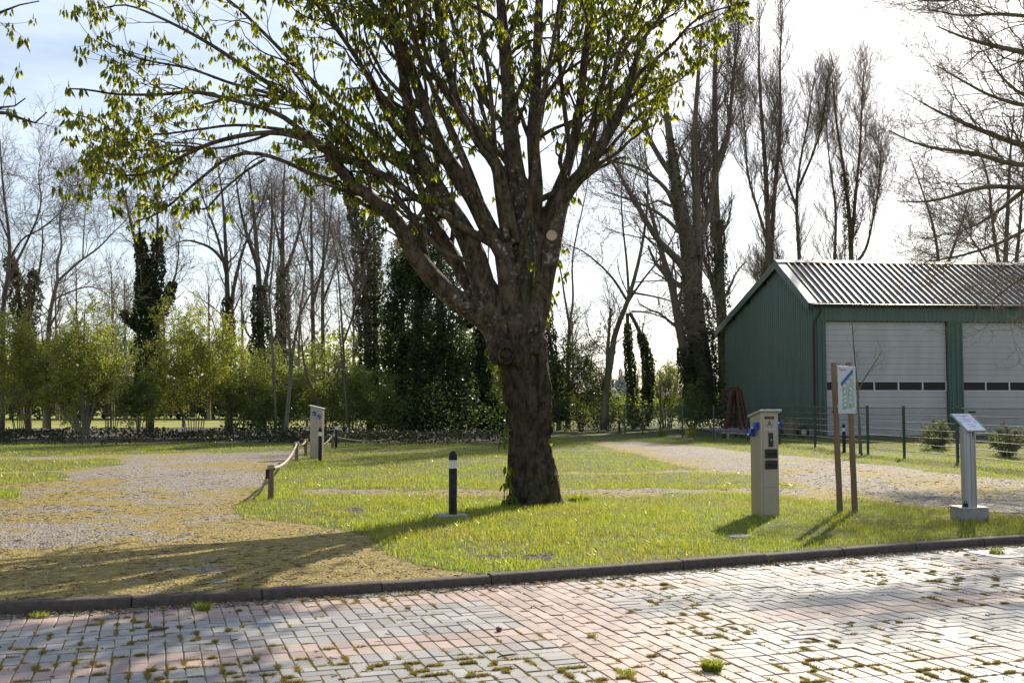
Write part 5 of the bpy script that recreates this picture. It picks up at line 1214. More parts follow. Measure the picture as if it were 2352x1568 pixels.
kk_ &= qx < np.interp(qy, [-400, 60, 160, 300, 420], [1900, 1690, 1590, 1500, 1420])
a1, r1 = a1[kk_], r1[kk_]
a2, r2 = grow(a1, r1, 5, .25, 1., .55, .6, 6, up=.15, wob=.2, rr=.6, rmin=.005, rel=False, fall=.2)
# drooping outer twigs that turn up at the tip
keep = rng.random(len(a2)) < .62; a2, r2 = a2[keep], r2[keep]
V, Q_ = join([tubes(a1, r1, 5), tubes(a2, r2, 4)]); tag(npobj('twigs', V, Q_, M['bark_ch'], ct), kind='stuff')
tips = np.concatenate([a2[:, -1], a2[:, 3][rng.random(len(a2)) < .16], a1[:, -1], a1[:, 5][rng.random(len(a1)) < .3], PP[:, -1], PP[:, 20]])
tips = tips[tips[:, 2] > 2.3]
# shoots on the trunk
sh = np.array([R(x, y, TD-.38+(.15 if x > 1240 or x < 1170 else 0)) for x, y in ((1150, 880), (1158, 930), (1160, 985), (1160, 1005), (1165, 1075), (1168, 1095), (1170, 1110), (1180, 1140), (1165, 1146), (1282, 600), (1280, 670), (1300, 625), (1248, 740), (1262, 720), (1270, 690), (1258, 700), (1225, 605), (1232, 640), (1128, 835), (1150, 845), (1125, 800), (1288, 560), (1300, 570), (1262, 1010), (1272, 1085))])
tips = np.concatenate([tips, sh, sh[:12]+rng.normal(0, .05, (12, 3))])
px, py = proj(tips[:, 0], tips[:, 1], tips[:, 2])
# open sky windows between the limbs
order = np.argsort(np.where((py > 0) & (px > 0), tips[:, 1], 99)); tips = tips[order]
for i, p in enumerate(tips[:300]):
    q = link('leaf', CLM[i % 8], ct, p-wloc(ct)); q.rotation_euler = (rng.normal(0, .25), rng.normal(0, .25), rng.random()*6.28); s0 = .8+.45*rng.random(); q.scale = (s0, s0, s0)
V, Fc = put_clusters(tips[300:]); tag(npobj('foliage', V, Fc, M['chest'], ct, False), kind='stuff')
print('chestnut tips', len(tips))

# two more chestnuts whose trunks stand outside the frame
def side_chestnut(name_label, base, stems, tipsn, ln1=1.0):
    t = thing('chestnut_tree', name_label, 'tree', base); st = []
    b = np.array(base); trk_ = resamp([b+[0, 0, -.1], b+[0, 0, 1.2], b+[.05, 0, 2.4], b+[0, .05, 3.4]], [.42, .34, .32, .24], 16); V, Q_ = rough_tube(trk_[0], trk_[1], 28, .02, 5, 77); npobj('trunk', V, Q_, M['bark_ch'], t)
    for pts in stems: st.append(resamp(pts, .10*(1-np.linspace(0, 1, len(pts)))**2.2+.008, 22))
    Pq = np.array([p for p, r in st]); Rq = np.array([r for p, r in st]); V, Q_ = tubes(Pq, Rq, 8); npobj('branches', V, Q_, M['bark_ch'], t)
    b1, q1 = grow(Pq, Rq, tipsn, .35, 1., ln1, .7, 8, up=.1, wob=.16, rr=.5, rmin=.006, rel=False, fall=.4); b2, q2 = grow(b1, q1, 2, .4, 1., .35, .6, 5, up=.15, wob=.2, rr=.6, rmin=.004, rel=False, fall=.2)
    V, Q_ = join([tubes(b1, q1, 4), tubes(b2, q2, 3)]); tag(npobj('twigs', V, Q_, M['bark_ch'], t), kind='stuff')
    T_ = np.concatenate([b1[:, -1], b2[:, -1]]); V, Fc = put_clusters(T_); tag(npobj('foliage', V, Fc, M['chest'], t, False), kind='stuff')
bl = np.array([-9.6, 14.0, 0]); fk = bl+[0, .05, 3.3]
def ext(p, d): return p
st = [[fk, fk+[.8, -.5, 1.0], R(-130, 330, 13.3), R(-60, 268, 13.2), R(0, 252, 13.1), R(70, 282, 13.0), R(96, 283, 13), R(108, 258, 13)],
      [fk, fk+[.6, -.4, 1.1], R(-180, 260, 13.5), R(-80, 235, 13.5), R(0, 249, 13.4), R(35, 246, 13.4), R(58, 226, 13.3)],
      [fk, fk+[.7, -.6, 1.6], R(-150, 120, 13), R(-50, 60, 12.9), R(0, 28, 12.8), R(40, 12, 12.8), R(90, 3, 12.8)],
      [fk, fk+[.5, -.6, 1.9], R(-160, 60, 13), R(-60, -30, 12.9), R(20, -60, 12.8)],
      [fk, fk+[-.5, -.9, 1.5], fk+[-1.6, -2.4, 3], fk+[-2.5, -3.3, 3.8]], [fk, fk+[-.5, .9, 1.5], fk+[-1.6, 2.4, 3], fk+[-2.5, 3.3, 4.2]], [fk, fk+[-.2, -.6, 2], fk+[-.3, -1.6, 3.8], fk+[-.5, -2.3, 5]]]
side_chestnut('chestnut outside the left edge whose leafy twigs hang into the upper left corner', bl, st[:1]+st[1:2]+st[2:4]+st[4:], 4, .42)
brr = np.array([7.9, 7.2, 0]); brr[1] = float(kerbY(7.9))+.9; fk = brr+[0, 0, 3.3]
tipx = R(2300, -10, 9.0)
st = [[fk, fk+[-.3, -1.2, .6], (fk+tipx)/2+[.8, 0, .9], tipx+[.5, 0, .5], tipx], [fk, fk+[.8, .5, 1.4], fk+[1.8, 1.2, 2.8]], [fk, fk+[.4, -.9, 1.6], fk+[1., -1.9, 3.1]], [fk, fk+[.6, .1, 1.8], fk+[.9, .4, 4]]]
side_chestnut('chestnut beyond the right edge with yellow-green leaves hanging into the upper right corner', brr, st, 4, .35)

# ------------------------------------------------------------------ background trees
def base_z(D): return -.12 if D > 46 else 0.
def cap(P, r): return tubes(P, r, 3)
def ivy_on(P, r, n, thick, size, t0=0., t1=1.):   # ivy leaves wrapped round a stem
    Sn = len(P); t = (t0+(t1-t0)*rng.random(n))*(Sn-1); j = np.minimum(t.astype(int), Sn-2); w = (t-j)[:, None]
    c = P[j]*(1-w)+P[j+1]*w; rr = r[j]*(1-w[:, 0])+r[j+1]*w[:, 0]; a = rng.random(n)*2*PI
    bul = .15+1.7*fbm(t*1.3, a*.9+c[:, 0]*.0, 31)
    e = 1-np.clip((t/(Sn-1)-t0)/(t1-t0), 0, 1)**4*.6
    q = (rr+thick*bul*e*(.55+.5*rng.random(n)))
    X = c+np.stack([np.cos(a)*q, np.sin(a)*q, rng.normal(0, .05, n)], 1); return leaf_quads(X, size, .8, .4)
def tree(label, D, stems, lv=((14, .35, 2.6, .7, .35), (5, .25, 1.1, .6, .3), (4, .2, .5, .6, .2)), bark='bark', twig='twig', ivy=(), up=.35, group='bare trees behind the camp site', ivym='ivy', leaf=None, name='bare_tree', rmin=.008, cat='tree', wob=.21):
    """stems: (points, r0 px, r1 px, depth lean); ivy: (stem, t0, t1, thickness m, leaves)"""
    k = mpp(D)*(1. if D < 40 or D in (60, 62, 64) else .68); ls = []
    for pts, a, b, dd in stems:
        q = [R(x, y, D+dd*(i/(len(pts)-1))) for i, (x, y) in enumerate(pts)]; ls.append(resamp(q, np.linspace(a, b, len(pts))*k, 20))
    p0 = ls[0][0][0].copy(); p0[2] = base_z(D); t = thing(name, label, cat, p0, group)
    V, Q_ = join([tubes(p[None], r[None]*(1+.0), 8) for p, r in ls]); npobj('trunk', V, Q_, M[bark], t)
    P = np.array([p for p, r in ls]); Rr = np.array([r for p, r in ls]); cur = (P, Rr); meshes = []
    for i, (kk, t0, ln, ang, fall) in enumerate(lv):
        Sn = (9, 6, 4, 4)[i]; c, r = grow(cur[0], cur[1], kk, t0, 1., ln, ang, Sn, up=up*(1, .8, .6, .5)[i], wob=wob*(1, 1.1, 1.2, 1.2)[i], rr=(.34, .5, .5, .5)[i], rmin=rmin*(1.6, 1.1, .8, .7)[i], rel=False, fall=fall)
        meshes.append(tubes(c, r, 5 if i == 0 else 3)); cur = (c, r)
    V, Q_ = join(meshes); tag(npobj('crown', V, Q_, M[twig], t), kind='stuff')
    if leaf:
        n, sz, m_ = leaf; Pt = along(c, n, 0, sz*.8); V, Fc = leaf_quads(Pt, sz, .65, .2); tag(npobj('foliage', V, Fc, M[m_], t, False), kind='stuff')
    for (si, t0, t1, th, n) in ivy:
        V, Fc = ivy_on(ls[si][0], ls[si][1], n, th, .13, t0, t1); tag(npobj('ivy', V, Fc, M[ivym], t, False), kind='stuff')
    return t
BIG = ((14, .3, 2.9, .85, .3), (7, .15, 1.4, .75, .3), (6, .12, .62, .7, .2))
MID = ((11, .3, 2.3, .85, .3), (7, .15, 1.1, .75, .3), (5, .12, .5, .7, .2))
POP = ((30, .22, 3.9, .5, .5), (8, .15, 1.9, .5, .3), (7, .12, .95, .45, .2))
tree('bare tree at the left edge with its forked stem rising highest above the bushes', 46, [([(4, 1005), (8, 850), (4, 720), (18, 640), (24, 560), (12, 470), (4, 400), (0, 320)], 11, 2, 0), ([(18, 640), (60, 560), (100, 470), (85, 400), (98, 350)], 5, 1, 1), ([(20, 600), (50, 545), (90, 530), (150, 480), (165, 440)], 4, 1, -1), ([(24, 560), (-10, 480), (-30, 400)], 4, 1, 0)], BIG)
tree('leaning ivy-wrapped stump-like tree behind the bushes near the left edge', 48, [([(66, 1005), (60, 820), (50, 720), (36, 640), (22, 590)], 12, 6, 0), ([(60, 760), (80, 680), (78, 620)], 7, 3, 0), ([(60, 720), (86, 650), (100, 560), (95, 500)], 6, 1.5, 1)], MID, ivy=((0, .35, 1, .35, 2600), (1, .1, 1, .3, 900)))
tree('slender tree with a slightly curved trunk forking low, in front of the yellow-green bushes', 44, [([(112, 985), (108, 900), (110, 800), (112, 740), (120, 690), (132, 646)], 9, 6, 0), ([(132, 646), (131, 595), (144, 566), (136, 518), (140, 480), (154, 440), (158, 400)], 5.5, 1, .5), ([(132, 646), (174, 607), (190, 595), (228, 569), (256, 538), (280, 515), (303, 490)], 5, 1, -.5), ([(190, 595), (192, 540), (196, 480), (205, 420)], 3, .8, .5), ([(120, 690), (160, 670), (206, 655), (235, 668), (262, 690)], 3.5, .8, -1)], MID, bark='bark_pale')
tree('tree cloaked in dark ivy with bare upright tops, between the two big yellow-green bushes', 50, [([(345, 1000), (342, 850), (338, 730), (334, 650), (325, 590), (305, 540), (292, 470), (275, 400)], 15, 1.5, 0), ([(340, 720), (358, 640), (362, 570), (362, 500), (360, 430), (365, 370)], 8, 1.2, .5), ([(335, 640), (322, 560), (320, 500), (312, 410)], 6, 1, -.4), ([(345, 750), (388, 680), (408, 620), (412, 540)], 6, 1.4, .7), ([(330, 760), (300, 740), (285, 715)], 5, 2, .2)], MID, ivy=((0, .15, .62, .5, 7200), (1, 0, .5, .32, 2400), (2, 0, .45, .28, 1300), (3, 0, .5, .3, 1500), (4, 0, 1, .3, 900)))
tree('tall bare tree with ivy only at the foot, rising from the big round yellow-green bush', 55, [([(527, 995), (525, 800), (522, 650), (518, 560), (512, 450), (500, 380)], 13, 1.5, 0), ([(530, 700), (545, 620), (562, 560), (598, 480), (620, 410)], 7, 1.2, 1), ([(520, 610), (490, 570), (450, 555), (420, 550), (380, 575)], 6, 1.2, -1), ([(522, 640), (500, 540), (470, 470), (450, 400)], 6, 1, .5)], BIG, ivy=((0, .1, .5, .25, 1800),))
tree('thick ivy-footed tree left of the slim twin stems, bare above', 56, [([(602, 995), (600, 850), (598, 700), (590, 570), (580, 460), (570, 385)], 17, 2, 0), ([(598, 700), (620, 600), (626, 490), (622, 400)], 8, 1.5, 1), ([(594, 620), (560, 520), (545, 440), (540, 380)], 7, 1.2, -1)], BIG, ivy=((0, .05, .55, .4, 5200),))
tree('slim straight bare tree with pale trunk just right of the thick ivy-footed one', 46, [([(634, 1000), (630, 880), (622, 720), (615, 640), (592, 580), (560, 520)], 5.5, 1, 0), ([(618, 680), (628, 600), (630, 520), (640, 440)], 4, 1, .6)], MID, bark='bark_pale')
tree('broad dark trunk with ivy to mid height, between two slim pale stems', 58, [([(650, 990), (650, 850), (650, 700), (648, 560), (650, 450), (655, 370)], 16, 2, 0), ([(650, 640), (680, 560), (700, 480), (705, 400)], 7, 1.2, .6), ([(650, 600), (630, 500), (610, 430)], 6, 1.2, -.6)], BIG, ivy=((0, .1, .6, .3, 3800),))
tree('grey stem dividing at knee of the bushes left of the slim pedestal', 45, [([(655, 1005), (664, 900), (672, 800), (690, 720), (702, 620), (710, 500)], 8, 1.2, 0), ([(668, 860), (664, 760), (658, 660), (668, 560)], 6, 1, .5), ([(690, 720), (725, 650), (760, 600)], 4, .8, -.6)], MID, bark='bark_pale')
tree('straight bare tree directly behind the slim pedestal', 58, [([(722, 990), (720, 800), (716, 600), (715, 480), (712, 400)], 9.5, 1.5, 0), ([(718, 700), (745, 600), (760, 500), (765, 420)], 6, 1.2, .6), ([(716, 620), (690, 540), (676, 450)], 5, 1, -.6)], BIG)
tree('straight bare tree just right of the one behind the slim pedestal', 57, [([(745, 990), (742, 800), (740, 650), (746, 520), (744, 410)], 9, 1.5, 0), ([(742, 690), (770, 620), (790, 530)], 5, 1, .6)], BIG)
tree('thin dark leaning trunk crossing the undergrowth right of the slim pedestal', 44, [([(742, 960), (722, 905), (702, 862), (692, 780), (688, 700)], 5, 1.5, 0), ([(800, 980), (790, 880), (780, 760), (772, 640)], 4, 1, .6)], MID)
tree('tall ivy-covered double tree left of the dark evergreen mass', 52, [([(852, 990), (846, 850), (840, 700), (830, 570), (815, 490), (792, 420)], 15, 3, 0), ([(868, 990), (862, 800), (860, 650), (860, 540), (852, 440)], 11, 2, 1), ([(842, 720), (800, 640), (780, 560), (778, 480)], 5, 1, -.8), ([(846, 780), (900, 700), (930, 640)], 5, 1, .5)], BIG, ivy=((0, .05, .97, .42, 7000), (1, .05, .95, .4, 5200)))
tree('slender bare tree with long arched twigs in the gap before the ivy-covered double tree', 50, [([(790, 990), (792, 850), (785, 740), (778, 640), (770, 560), (745, 480)], 5, 1, 0), ([(788, 790), (820, 700), (815, 620), (790, 560)], 4, 1, .5)], BIG)
# right of the chestnut
tree('ivy-hung leaning trunk immediately right of the chestnut stem', 55, [([(1284, 988), (1278, 880), (1262, 780), (1250, 700), (1240, 600)], 8, 2, 0)], MID, ivy=((0, .05, .75, .3, 3000),))
tree('narrow bare tree forking high, between the chestnut stem and the open gap', 57, [([(1306, 985), (1303, 850), (1308, 760), (1308, 745)], 8, 5.5, 0), ([(1308, 745), (1298, 690), (1288, 620), (1270, 540), (1262, 460)], 4.5, 1, .5), ([(1308, 745), (1318, 690), (1312, 600), (1328, 520), (1350, 430), (1356, 340)], 4.5, 1, -.5)], BIG, bark='bark_pale', up=.3)
tree('spreading bare tree with split pale trunk standing in front of the open sky gap', 55, [([(1386, 985), (1392, 890), (1403, 830), (1412, 760), (1432, 720), (1452, 660), (1470, 590), (1484, 510), (1490, 420), (1480, 330)], 13, 2, 0), ([(1394, 870), (1396, 800), (1400, 745), (1403, 708)], 7, 4, .3), ([(1440, 690), (1410, 640), (1370, 600), (1330, 570), (1290, 560)], 5, 1, -1), ([(1445, 690), (1440, 600), (1430, 520), (1425, 430), (1440, 340)], 5, 1, .8), ([(1450, 715), (1490, 716), (1530, 732), (1566, 752)], 3.5, 1, -.8), ([(1452, 672), (1500, 680), (1545, 692), (1580, 715)], 4, 1, -.4), ([(1436, 705), (1470, 650), (1520, 590), (1560, 520), (1580, 440)], 4.5, 1, .8)], BIG, bark='bark_green', up=.2)
tree('straight ivy pillar beside the curved ivy pillar in the gap', 60, [([(1456, 985), (1450, 880), (1443, 800), (1441, 720)], 6, 4, 0)], ((3, .85, .8, .8, .3), (3, .3, .5, .6, .2)), ivy=((0, .03, .9, .2, 3000),))
tree('curved ivy pillar bending over to the left in the gap', 60, [([(1476, 985), (1488, 910), (1491, 850), (1480, 790), (1462, 745), (1446, 718)], 6, 4, 0)], ((3, .85, .8, .8, .3), (3, .3, .5, .6, .2)), ivy=((0, .03, .8, .24, 3400),))
tree('huge multi-stemmed tree with ivy-clad foot left of the workshop gable', 62, [([(1622, 960), (1612, 860), (1600, 760), (1588, 660), (1580, 556), (1566, 486), (1552, 415), (1542, 345), (1530, 250), (1515, 160)], 30, 4, 0), ([(1600, 700), (1602, 556), (1599, 415), (1592, 345), (1602, 200), (1612, 60)], 13, 3, 1), ([(1608, 950), (1580, 850), (1558, 740), (1545, 660), (1517, 574), (1505, 520), (1480, 440)], 13, 3, -1), ([(1590, 650), (1570, 612), (1540, 580), (1510, 552), (1482, 503), (1450, 450), (1422, 397), (1387, 345)], 11, 2, -2), ([(1590, 560), (1625, 520), (1640, 420), (1660, 330), (1690, 260)], 8, 1.5, 1), ([(1552, 415), (1500, 340), (1470, 260), (1455, 180)], 8, 1.5, -1), ([(1566, 486), (1520, 420), (1470, 385), (1410, 370), (1370, 370)], 6, 1.2, -2), ([(1580, 556), (1530, 500), (1480, 470), (1420, 450), (1390, 440)], 5, 1.2, -2)], ((15, .3, 4., .6, .4), (6, .2, 1.8, .6, .3), (5, .15, .9, .55, .2)), bark='bark_green', ivy=((0, .0, .35, .45, 7000), (2, .0, .3, .35, 2500), (0, .35, .8, .12, 1600)), rmin=.011)
tree('tall straight tree with greenish bark rising close beside the gable', 64, [([(1668, 960), (1662, 800), (1655, 690), (1650, 560), (1642, 450), (1644, 345), (1640, 200), (1646, 60)], 15, 4, 0), ([(1656, 720), (1634, 640), (1612, 580), (1608, 520)], 7, 3, .5), ([(1644, 520), (1620, 468), (1609, 433), (1612, 340)], 7, 2, 1), ([(1643, 400), (1670, 330), (1680, 230), (1690, 120), (1700, 40)], 7, 1.5, 0)], POP, bark='bark_green', ivy=((0, .02, .5, .3, 3000),), up=1.0, rmin=.011)
tree('twin-trunked poplar behind the roof peak', 76, [([(1776, 970), (1766, 640), (1764, 500), (1758, 380), (1748, 250), (1742, 150), (1745, 60)], 13, 2, 0), ([(1772, 700), (1770, 580), (1782, 400), (1795, 280), (1790, 150), (1798, 15)], 10, 1.8, 1.5), ([(1764, 560), (1740, 480), (1715, 400), (1712, 300), (1700, 210)], 6, 1.4, -1)], POP, up=1.1, rmin=.012)
tree('poplar with a long bent side limb, right of the twin-trunked one', 78, [([(1848, 970), (1836, 580), (1828, 470), (1835, 380), (1855, 290), (1870, 180)], 8, 1.6, 0), ([(1828, 470), (1800, 400), (1785, 330), (1780, 240)], 5, 1.2, 1), ([(1836, 600), (1795, 640), (1775, 660)], 3, 2, 0), ([(1830, 440), (1870, 350), (1890, 280), (1900, 200)], 5, 1.2, -1)], POP, up=1.1, rmin=.012)
tree('poplar group with ivy patch at roof height above the first door', 78, [([(1958, 970), (1956, 600), (1952, 500), (1940, 400), (1920, 280), (1912, 180)], 11, 2, 0), ([(1914, 970), (1916, 600), (1922, 480), (1905, 380), (1898, 280)], 7, 1.5, 1), ([(1962, 610), (1990, 575), (2002, 520), (2020, 430), (2024, 330)], 6, 1.4, -.5), ([(1956, 560), (1965, 450), (1975, 350), (1980, 230), (1985, 150)], 7, 1.4, .5)], POP, ivy=((0, .5, .72, .3, 1300),), up=1.0, rmin=.012)
tree('low branching bare tree behind the roof right of the poplar group', 72, [([(2140, 970), (2160, 640), (2150, 540), (2120, 440), (2090, 360)], 8, 1.5, 0), ([(2165, 640), (2200, 540), (2230, 440)], 6, 1.4, 1)], BIG, rmin=.012)
tree('dense many-stemmed bare tree behind the far end of the roof', 70, [([(2312, 970), (2308, 620), (2315, 480), (2320, 350), (2330, 250)], 11, 2, 0), ([(2300, 640), (2280, 520), (2270, 400), (2240, 330)], 7, 1.5, 1), ([(2330, 640), (2345, 500), (2350, 380)], 8, 1.5, -1), ([(2290, 640), (2240, 560), (2200, 500)], 5, 1.2, 0)], ((20, .3, 3., .7, .35), (6, .2, 1.4, .6, .3), (5, .15, .7, .6, .2)), rmin=.012)
# ash hanging in from the right
ash = tree('bare budding ash from beyond the right edge with drooping branches over the workshop roof', 24, [([(2700, 1070), (2690, 700), (2680, 500), (2670, 300), (2660, 100)], 32, 14, 0), ([(2680, 540), (2560, 440), (2440, 425), (2352, 432), (2260, 426), (2190, 450), (2130, 465), (2060, 462)], 10, 1.2, -.5), ([(2675, 420), (2540, 340), (2420, 350), (2330, 330), (2230, 290), (2160, 260), (2110, 232)], 13, 1.3, .6), ([(2668, 260), (2520, 180), (2400, 130), (2300, 110), (2220, 90), (2150, 60)], 12, 1.3, -.8), ([(2662, 120), (2500, 20), (2380, -30), (2250, -20), (2170, 5), (2110, 0)], 12, 1.3, .3), ([(2680, 600), (2540, 560), (2430, 600), (2340, 640), (2280, 690)], 9, 1.2, -1.2), ([(2670, 350), (2500, 250), (2360, 230), (2300, 180), (2260, 120)], 8, 1.2, .8), ([(2500, 480), (2400, 500), (2300, 560), (2200, 590), (2130, 600)], 6, 1.1, -.5), ([(2668, 300), (2520, 300), (2400, 250), (2290, 230), (2200, 180), (2150, 150)], 8, 1.2, 1.), ([(2662, 60), (2480, 60), (2380, 40), (2290, 30), (2210, 40), (2130, 20)], 8, 1.2, -.4), ([(2670, 330), (2480, 370), (2340, 385), (2240, 350), (2170, 345), (2100, 330), (2040, 300)], 9, 1.2, -.2), ([(2360, 432), (2300, 480), (2240, 520), (2180, 540)], 5, 1.1, .4)],
           ((20, .36, 1.7, .6, .1), (9, .1, .8, .7, .2), (6, .1, .3, .7, .2)), name='ash_tree', group=None, rmin=.0045, up=.25, wob=.22, bark='bark_green')
def buds(t, n):                                    # swollen buds at the twig ends
    pass
# shrubs and small trees in young leaf
def shrub(label, D, cx, cyb, w, h, nst, n, m_, size=.075, name='shrub', group='leafing bushes along the ditch', lean=0, bark='twig_dark', top=None, stems=None):
    st = []
    for i in range(nst):
        a = (i+.5)/nst-.5; x1 = cx+a*w*.75; y1 = cyb-h*(1-.55*abs(a)*1.3)*(.8+.3*rng.random()); st.append(([(cx+a*w*.2, cyb), (cx+a*w*.35+rng.normal(0, 3), (cyb+y1)/2+h*.1), (x1+rng.normal(0, 4), (cyb+y1*2)/3), (x1, y1)], 1.7, .6, rng.normal(0, 1.0)))
    hm = h*mpp(D)
    return tree(label, D, st, ((11, .17, hm*.34, .9, .3), (6, .2, hm*.17, .9, .2), (4, .1, hm*.08, .9, .2)), leaf=(int(n*2.1), size, m_), name=name, group=group, up=.15, rmin=.008, cat='bush', bark=bark)
shrub('yellow-green bush at the far left edge, partly behind the thin trunks', 44, 45, 990, 150, 250, 7, 9000, 'shrub')
shrub('wide yellow-green bush with pale bare stems behind the bramble', 43, 185, 985, 200, 235, 9, 12000, 'shrub')
shrub('silvery grey-green young willow showing above the wide bush', 56, 255, 990, 130, 270, 8, 6000, 'willow', .09)
shrub('tallest round yellow-green bush, left of the ivy-footed trees', 46, 445, 995, 220, 270, 9, 15000, 'shrub')
shrub('narrow small bush between the two big yellow-green ones', 44, 320, 985, 70, 120, 4, 2600, 'shrub2')
shrub('low green bush right of the round yellow-green one', 46, 560, 1000, 130, 150, 6, 5200, 'shrub2')
shrub('green bush under the slim pale stems left of the pedestal', 48, 640, 1000, 160, 190, 7, 6500, 'shrub2')
shrub('green bush directly behind the slim pedestal', 50, 735, 1000, 170, 190, 7, 6500, 'shrub2')
shrub('light green bush right of the slim pedestal beneath the double ivy tree', 48, 810, 1000, 130, 160, 6, 5600, 'shrub2')
shrub('small bush behind the long rope by the dark evergreen', 49, 885, 1000, 90, 110, 5, 2600, 'shrub2')
shrub('bush seen immediately left of the chestnut trunk', 54, 1110, 1000, 110, 220, 6, 5200, 'shrub2')
shrub('low yellow-green bush right of the chestnut trunk behind the fence posts', 58, 1270, 995, 80, 120, 5, 3200, 'shrub')
shrub('upright dark-leaved young tree between the fork tree and the gap', 57, 1335, 990, 60, 215, 5, 4200, 'ivy2', .11, 'young_tree')
shrub('broad thin bush in the gap right of the curved ivy pillar', 64, 1530, 985, 130, 160, 7, 4600, 'shrub2')
shrub('bushes under the split pale trunk behind the fence', 62, 1385, 992, 110, 90, 6, 3600, 'shrub2')
shrub('low bush behind the two ivy pillars', 66, 1465, 985, 90, 80, 5, 2600, 'shrub')
shrub('low bush at the foot of the huge multi-stemmed tree', 60, 1590, 985, 80, 90, 5, 2600, 'shrub2')
# spindle bushes by the yard
def yardbush(px, py, w, h, lab): 
    D = G(px, py, 0)[1]; return shrub(lab, D, px, py, w, h, 9, 1500, 'willow', .045, 'shrub', 'small bushes by the workshop yard')
yardbush(2152, 1030, 80, 58, 'small loose bush before the pillar between the two doors')
yardbush(2312, 1048, 100, 66, 'denser small bush near the right edge behind the lectern plate')
# sapling tied to a stake behind the sign
sp1 = tree('young bare sapling with thin ascending twigs behind the map sign', 31, [([(1975, 1042), (1972, 940), (1968, 870), (1962, 810), (1958, 750), (1956, 735)], 2.6, .7, 0), ([(1970, 900), (1990, 860), (2015, 825), (2025, 805)], 1.5, .5, .2), ([(1970, 905), (1945, 880), (1925, 865)], 1.2, .4, 0)], ((8, .3, .7, .7, .3), (4, .3, .3, .6, .3)), rmin=.004, group=None, bark='bark_green', name='sapling', up=.3)
m_ = MB(); p = R(1979, 1042, 30.6); p[2] = 0; m_.tube([p, R(1972, 945, 30.6)], .03, 7); tag(m_.build('stake', M['oldwood'], None, smooth=True), 'greenish wooden support stake beside the sapling behind the map sign', 'stake')

# ------------------------------------------------------------------ dark evergreen mass behind the chestnut
def evergreen(label, D, blobs_, n, size=.16, name='evergreen_tree', m1='ivy', trunk=None):
    k = mpp(D); p0 = R(blobs_[0][0], 980, D); p0[2] = base_z(D); t = thing(name, label, 'tree', p0, 'dark evergreens behind the chestnut'); Ps = []
    vol = np.array([b[2]*b[3] for b in blobs_], float); vol /= vol.sum()
    for (x, y, rx, ry), v in zip(blobs_, vol):
        m_ = int(n*v); d = norm(rng.normal(size=(m_, 3))); q = rng.random(m_)**.3; f = .30+1.55*fbm(d[:, 0]*2.6+x, d[:, 2]*2.6+d[:, 1]*2+y, 77)**1.15
        c = R(x, y, D); Ps.append(c+d*np.stack([np.full(m_, rx*k), np.full(m_, rx*k*.8), np.full(m_, ry*k)], 1)*(q*f)[:, None])
    P = np.concatenate(Ps); P = P[P[:, 2] > .0]; h = rng.random(len(P)) < .22
    V, Fc = leaf_quads(P[~h], size, .7, .3); tag(npobj('foliage', V, Fc, M[m1], t, False), kind='stuff')
    V, Fc = leaf_quads(P[h], size, .7, .3); tag(npobj('new_foliage', V, Fc, M['ivy2'], t, False), kind='stuff')
    for (x, y0, y1, r) in (trunk or ()):
        q = resamp([R(x, y0, D), R(x+2, (y0+y1)/2, D), R(x-4, y1, D)], np.array([r, r*.8, r*.3])*k, 14); V, Q_ = tubes(q[0][None], q[1][None], 8); npobj('trunk', V, Q_, M['bark'], t)
    return t
evergreen('massive dark evergreen filling the view left of the chestnut trunk', 50, [(930, 620, 40, 60), (960, 900, 80, 100), (1000, 780, 80, 90), (950, 660, 60, 80), (1010, 640, 50, 70), (985, 540, 40, 55), (910, 800, 45, 70), (1050, 880, 40, 80), (940, 960, 60, 45), (1040, 960, 50, 40), (1000, 470, 22, 40), (900, 720, 26, 40)], 56000, size=.125, trunk=((960, 1000, 520, 14), (1010, 1000, 440, 12), (925, 1000, 600, 8)))
evergreen('narrower dark ivy thicket close left of the chestnut trunk', 52, [(1105, 940, 36, 60), (1100, 850, 28, 60), (1108, 780, 24, 45), (1075, 720, 26, 40), (1140, 960, 30, 45), (1090, 660, 22, 40)], 14000, trunk=((1105, 1000, 640, 9),))
# bramble and nettles on the ditch bank
def bank(name, x0, x1, n, D0, D1, h, m_, lab, size=.1, seed=0):
    D = D0+(D1-D0)*rng.random(n); px = x0+(x1-x0)*rng.random(n); X = (px-CX)/F*D; top = h*(.25+1.3*fbm(X*.45+seed, D*.35, 88+seed)); pa = fbm(X*.35+seed*3, D*.5, 19+seed); k_ = rng.random(n) < sst(.42, .60, pa); X, D, top = X[k_], D[k_], top[k_]*(.4+1.5*pa[k_]); n = len(X); Z = top*rng.random(n)**.6+.02
    V, Fc = leaf_quads(np.stack([X, D, Z], 1), size, .7, .2); return tag(npobj(name, V, Fc, M[m_], None, False), lab, 'undergrowth', kind='stuff')
bank('bramble', -320, 1230, 22000, 38, 46, .33, 'bramble', 'dark bramble and ivy undergrowth on the ditch bank', .11)
bank('undergrowth', 560, 1240, 12000, 45, 55, 1.2, 'ivy2', 'mid-green undergrowth beneath the trees behind the rope', .1, 5)
bank('undergrowth', 1225, 1620, 15000, 56, 64, 1.6, 'shrub2', 'green undergrowth behind the fence in the gap', .1, 9)
bank('hedge_foot', 1225, 1700, 9000, 54, 60, .8, 'bramble', 'dark weeds along the foot of the far fence', .1, 12)
gl = bank('glossy_ivy', 250, 400, 3800, 41, 43, .9, 'bramble', 'glossy dark bramble clump at the foot of the wide bush', .16, 3)
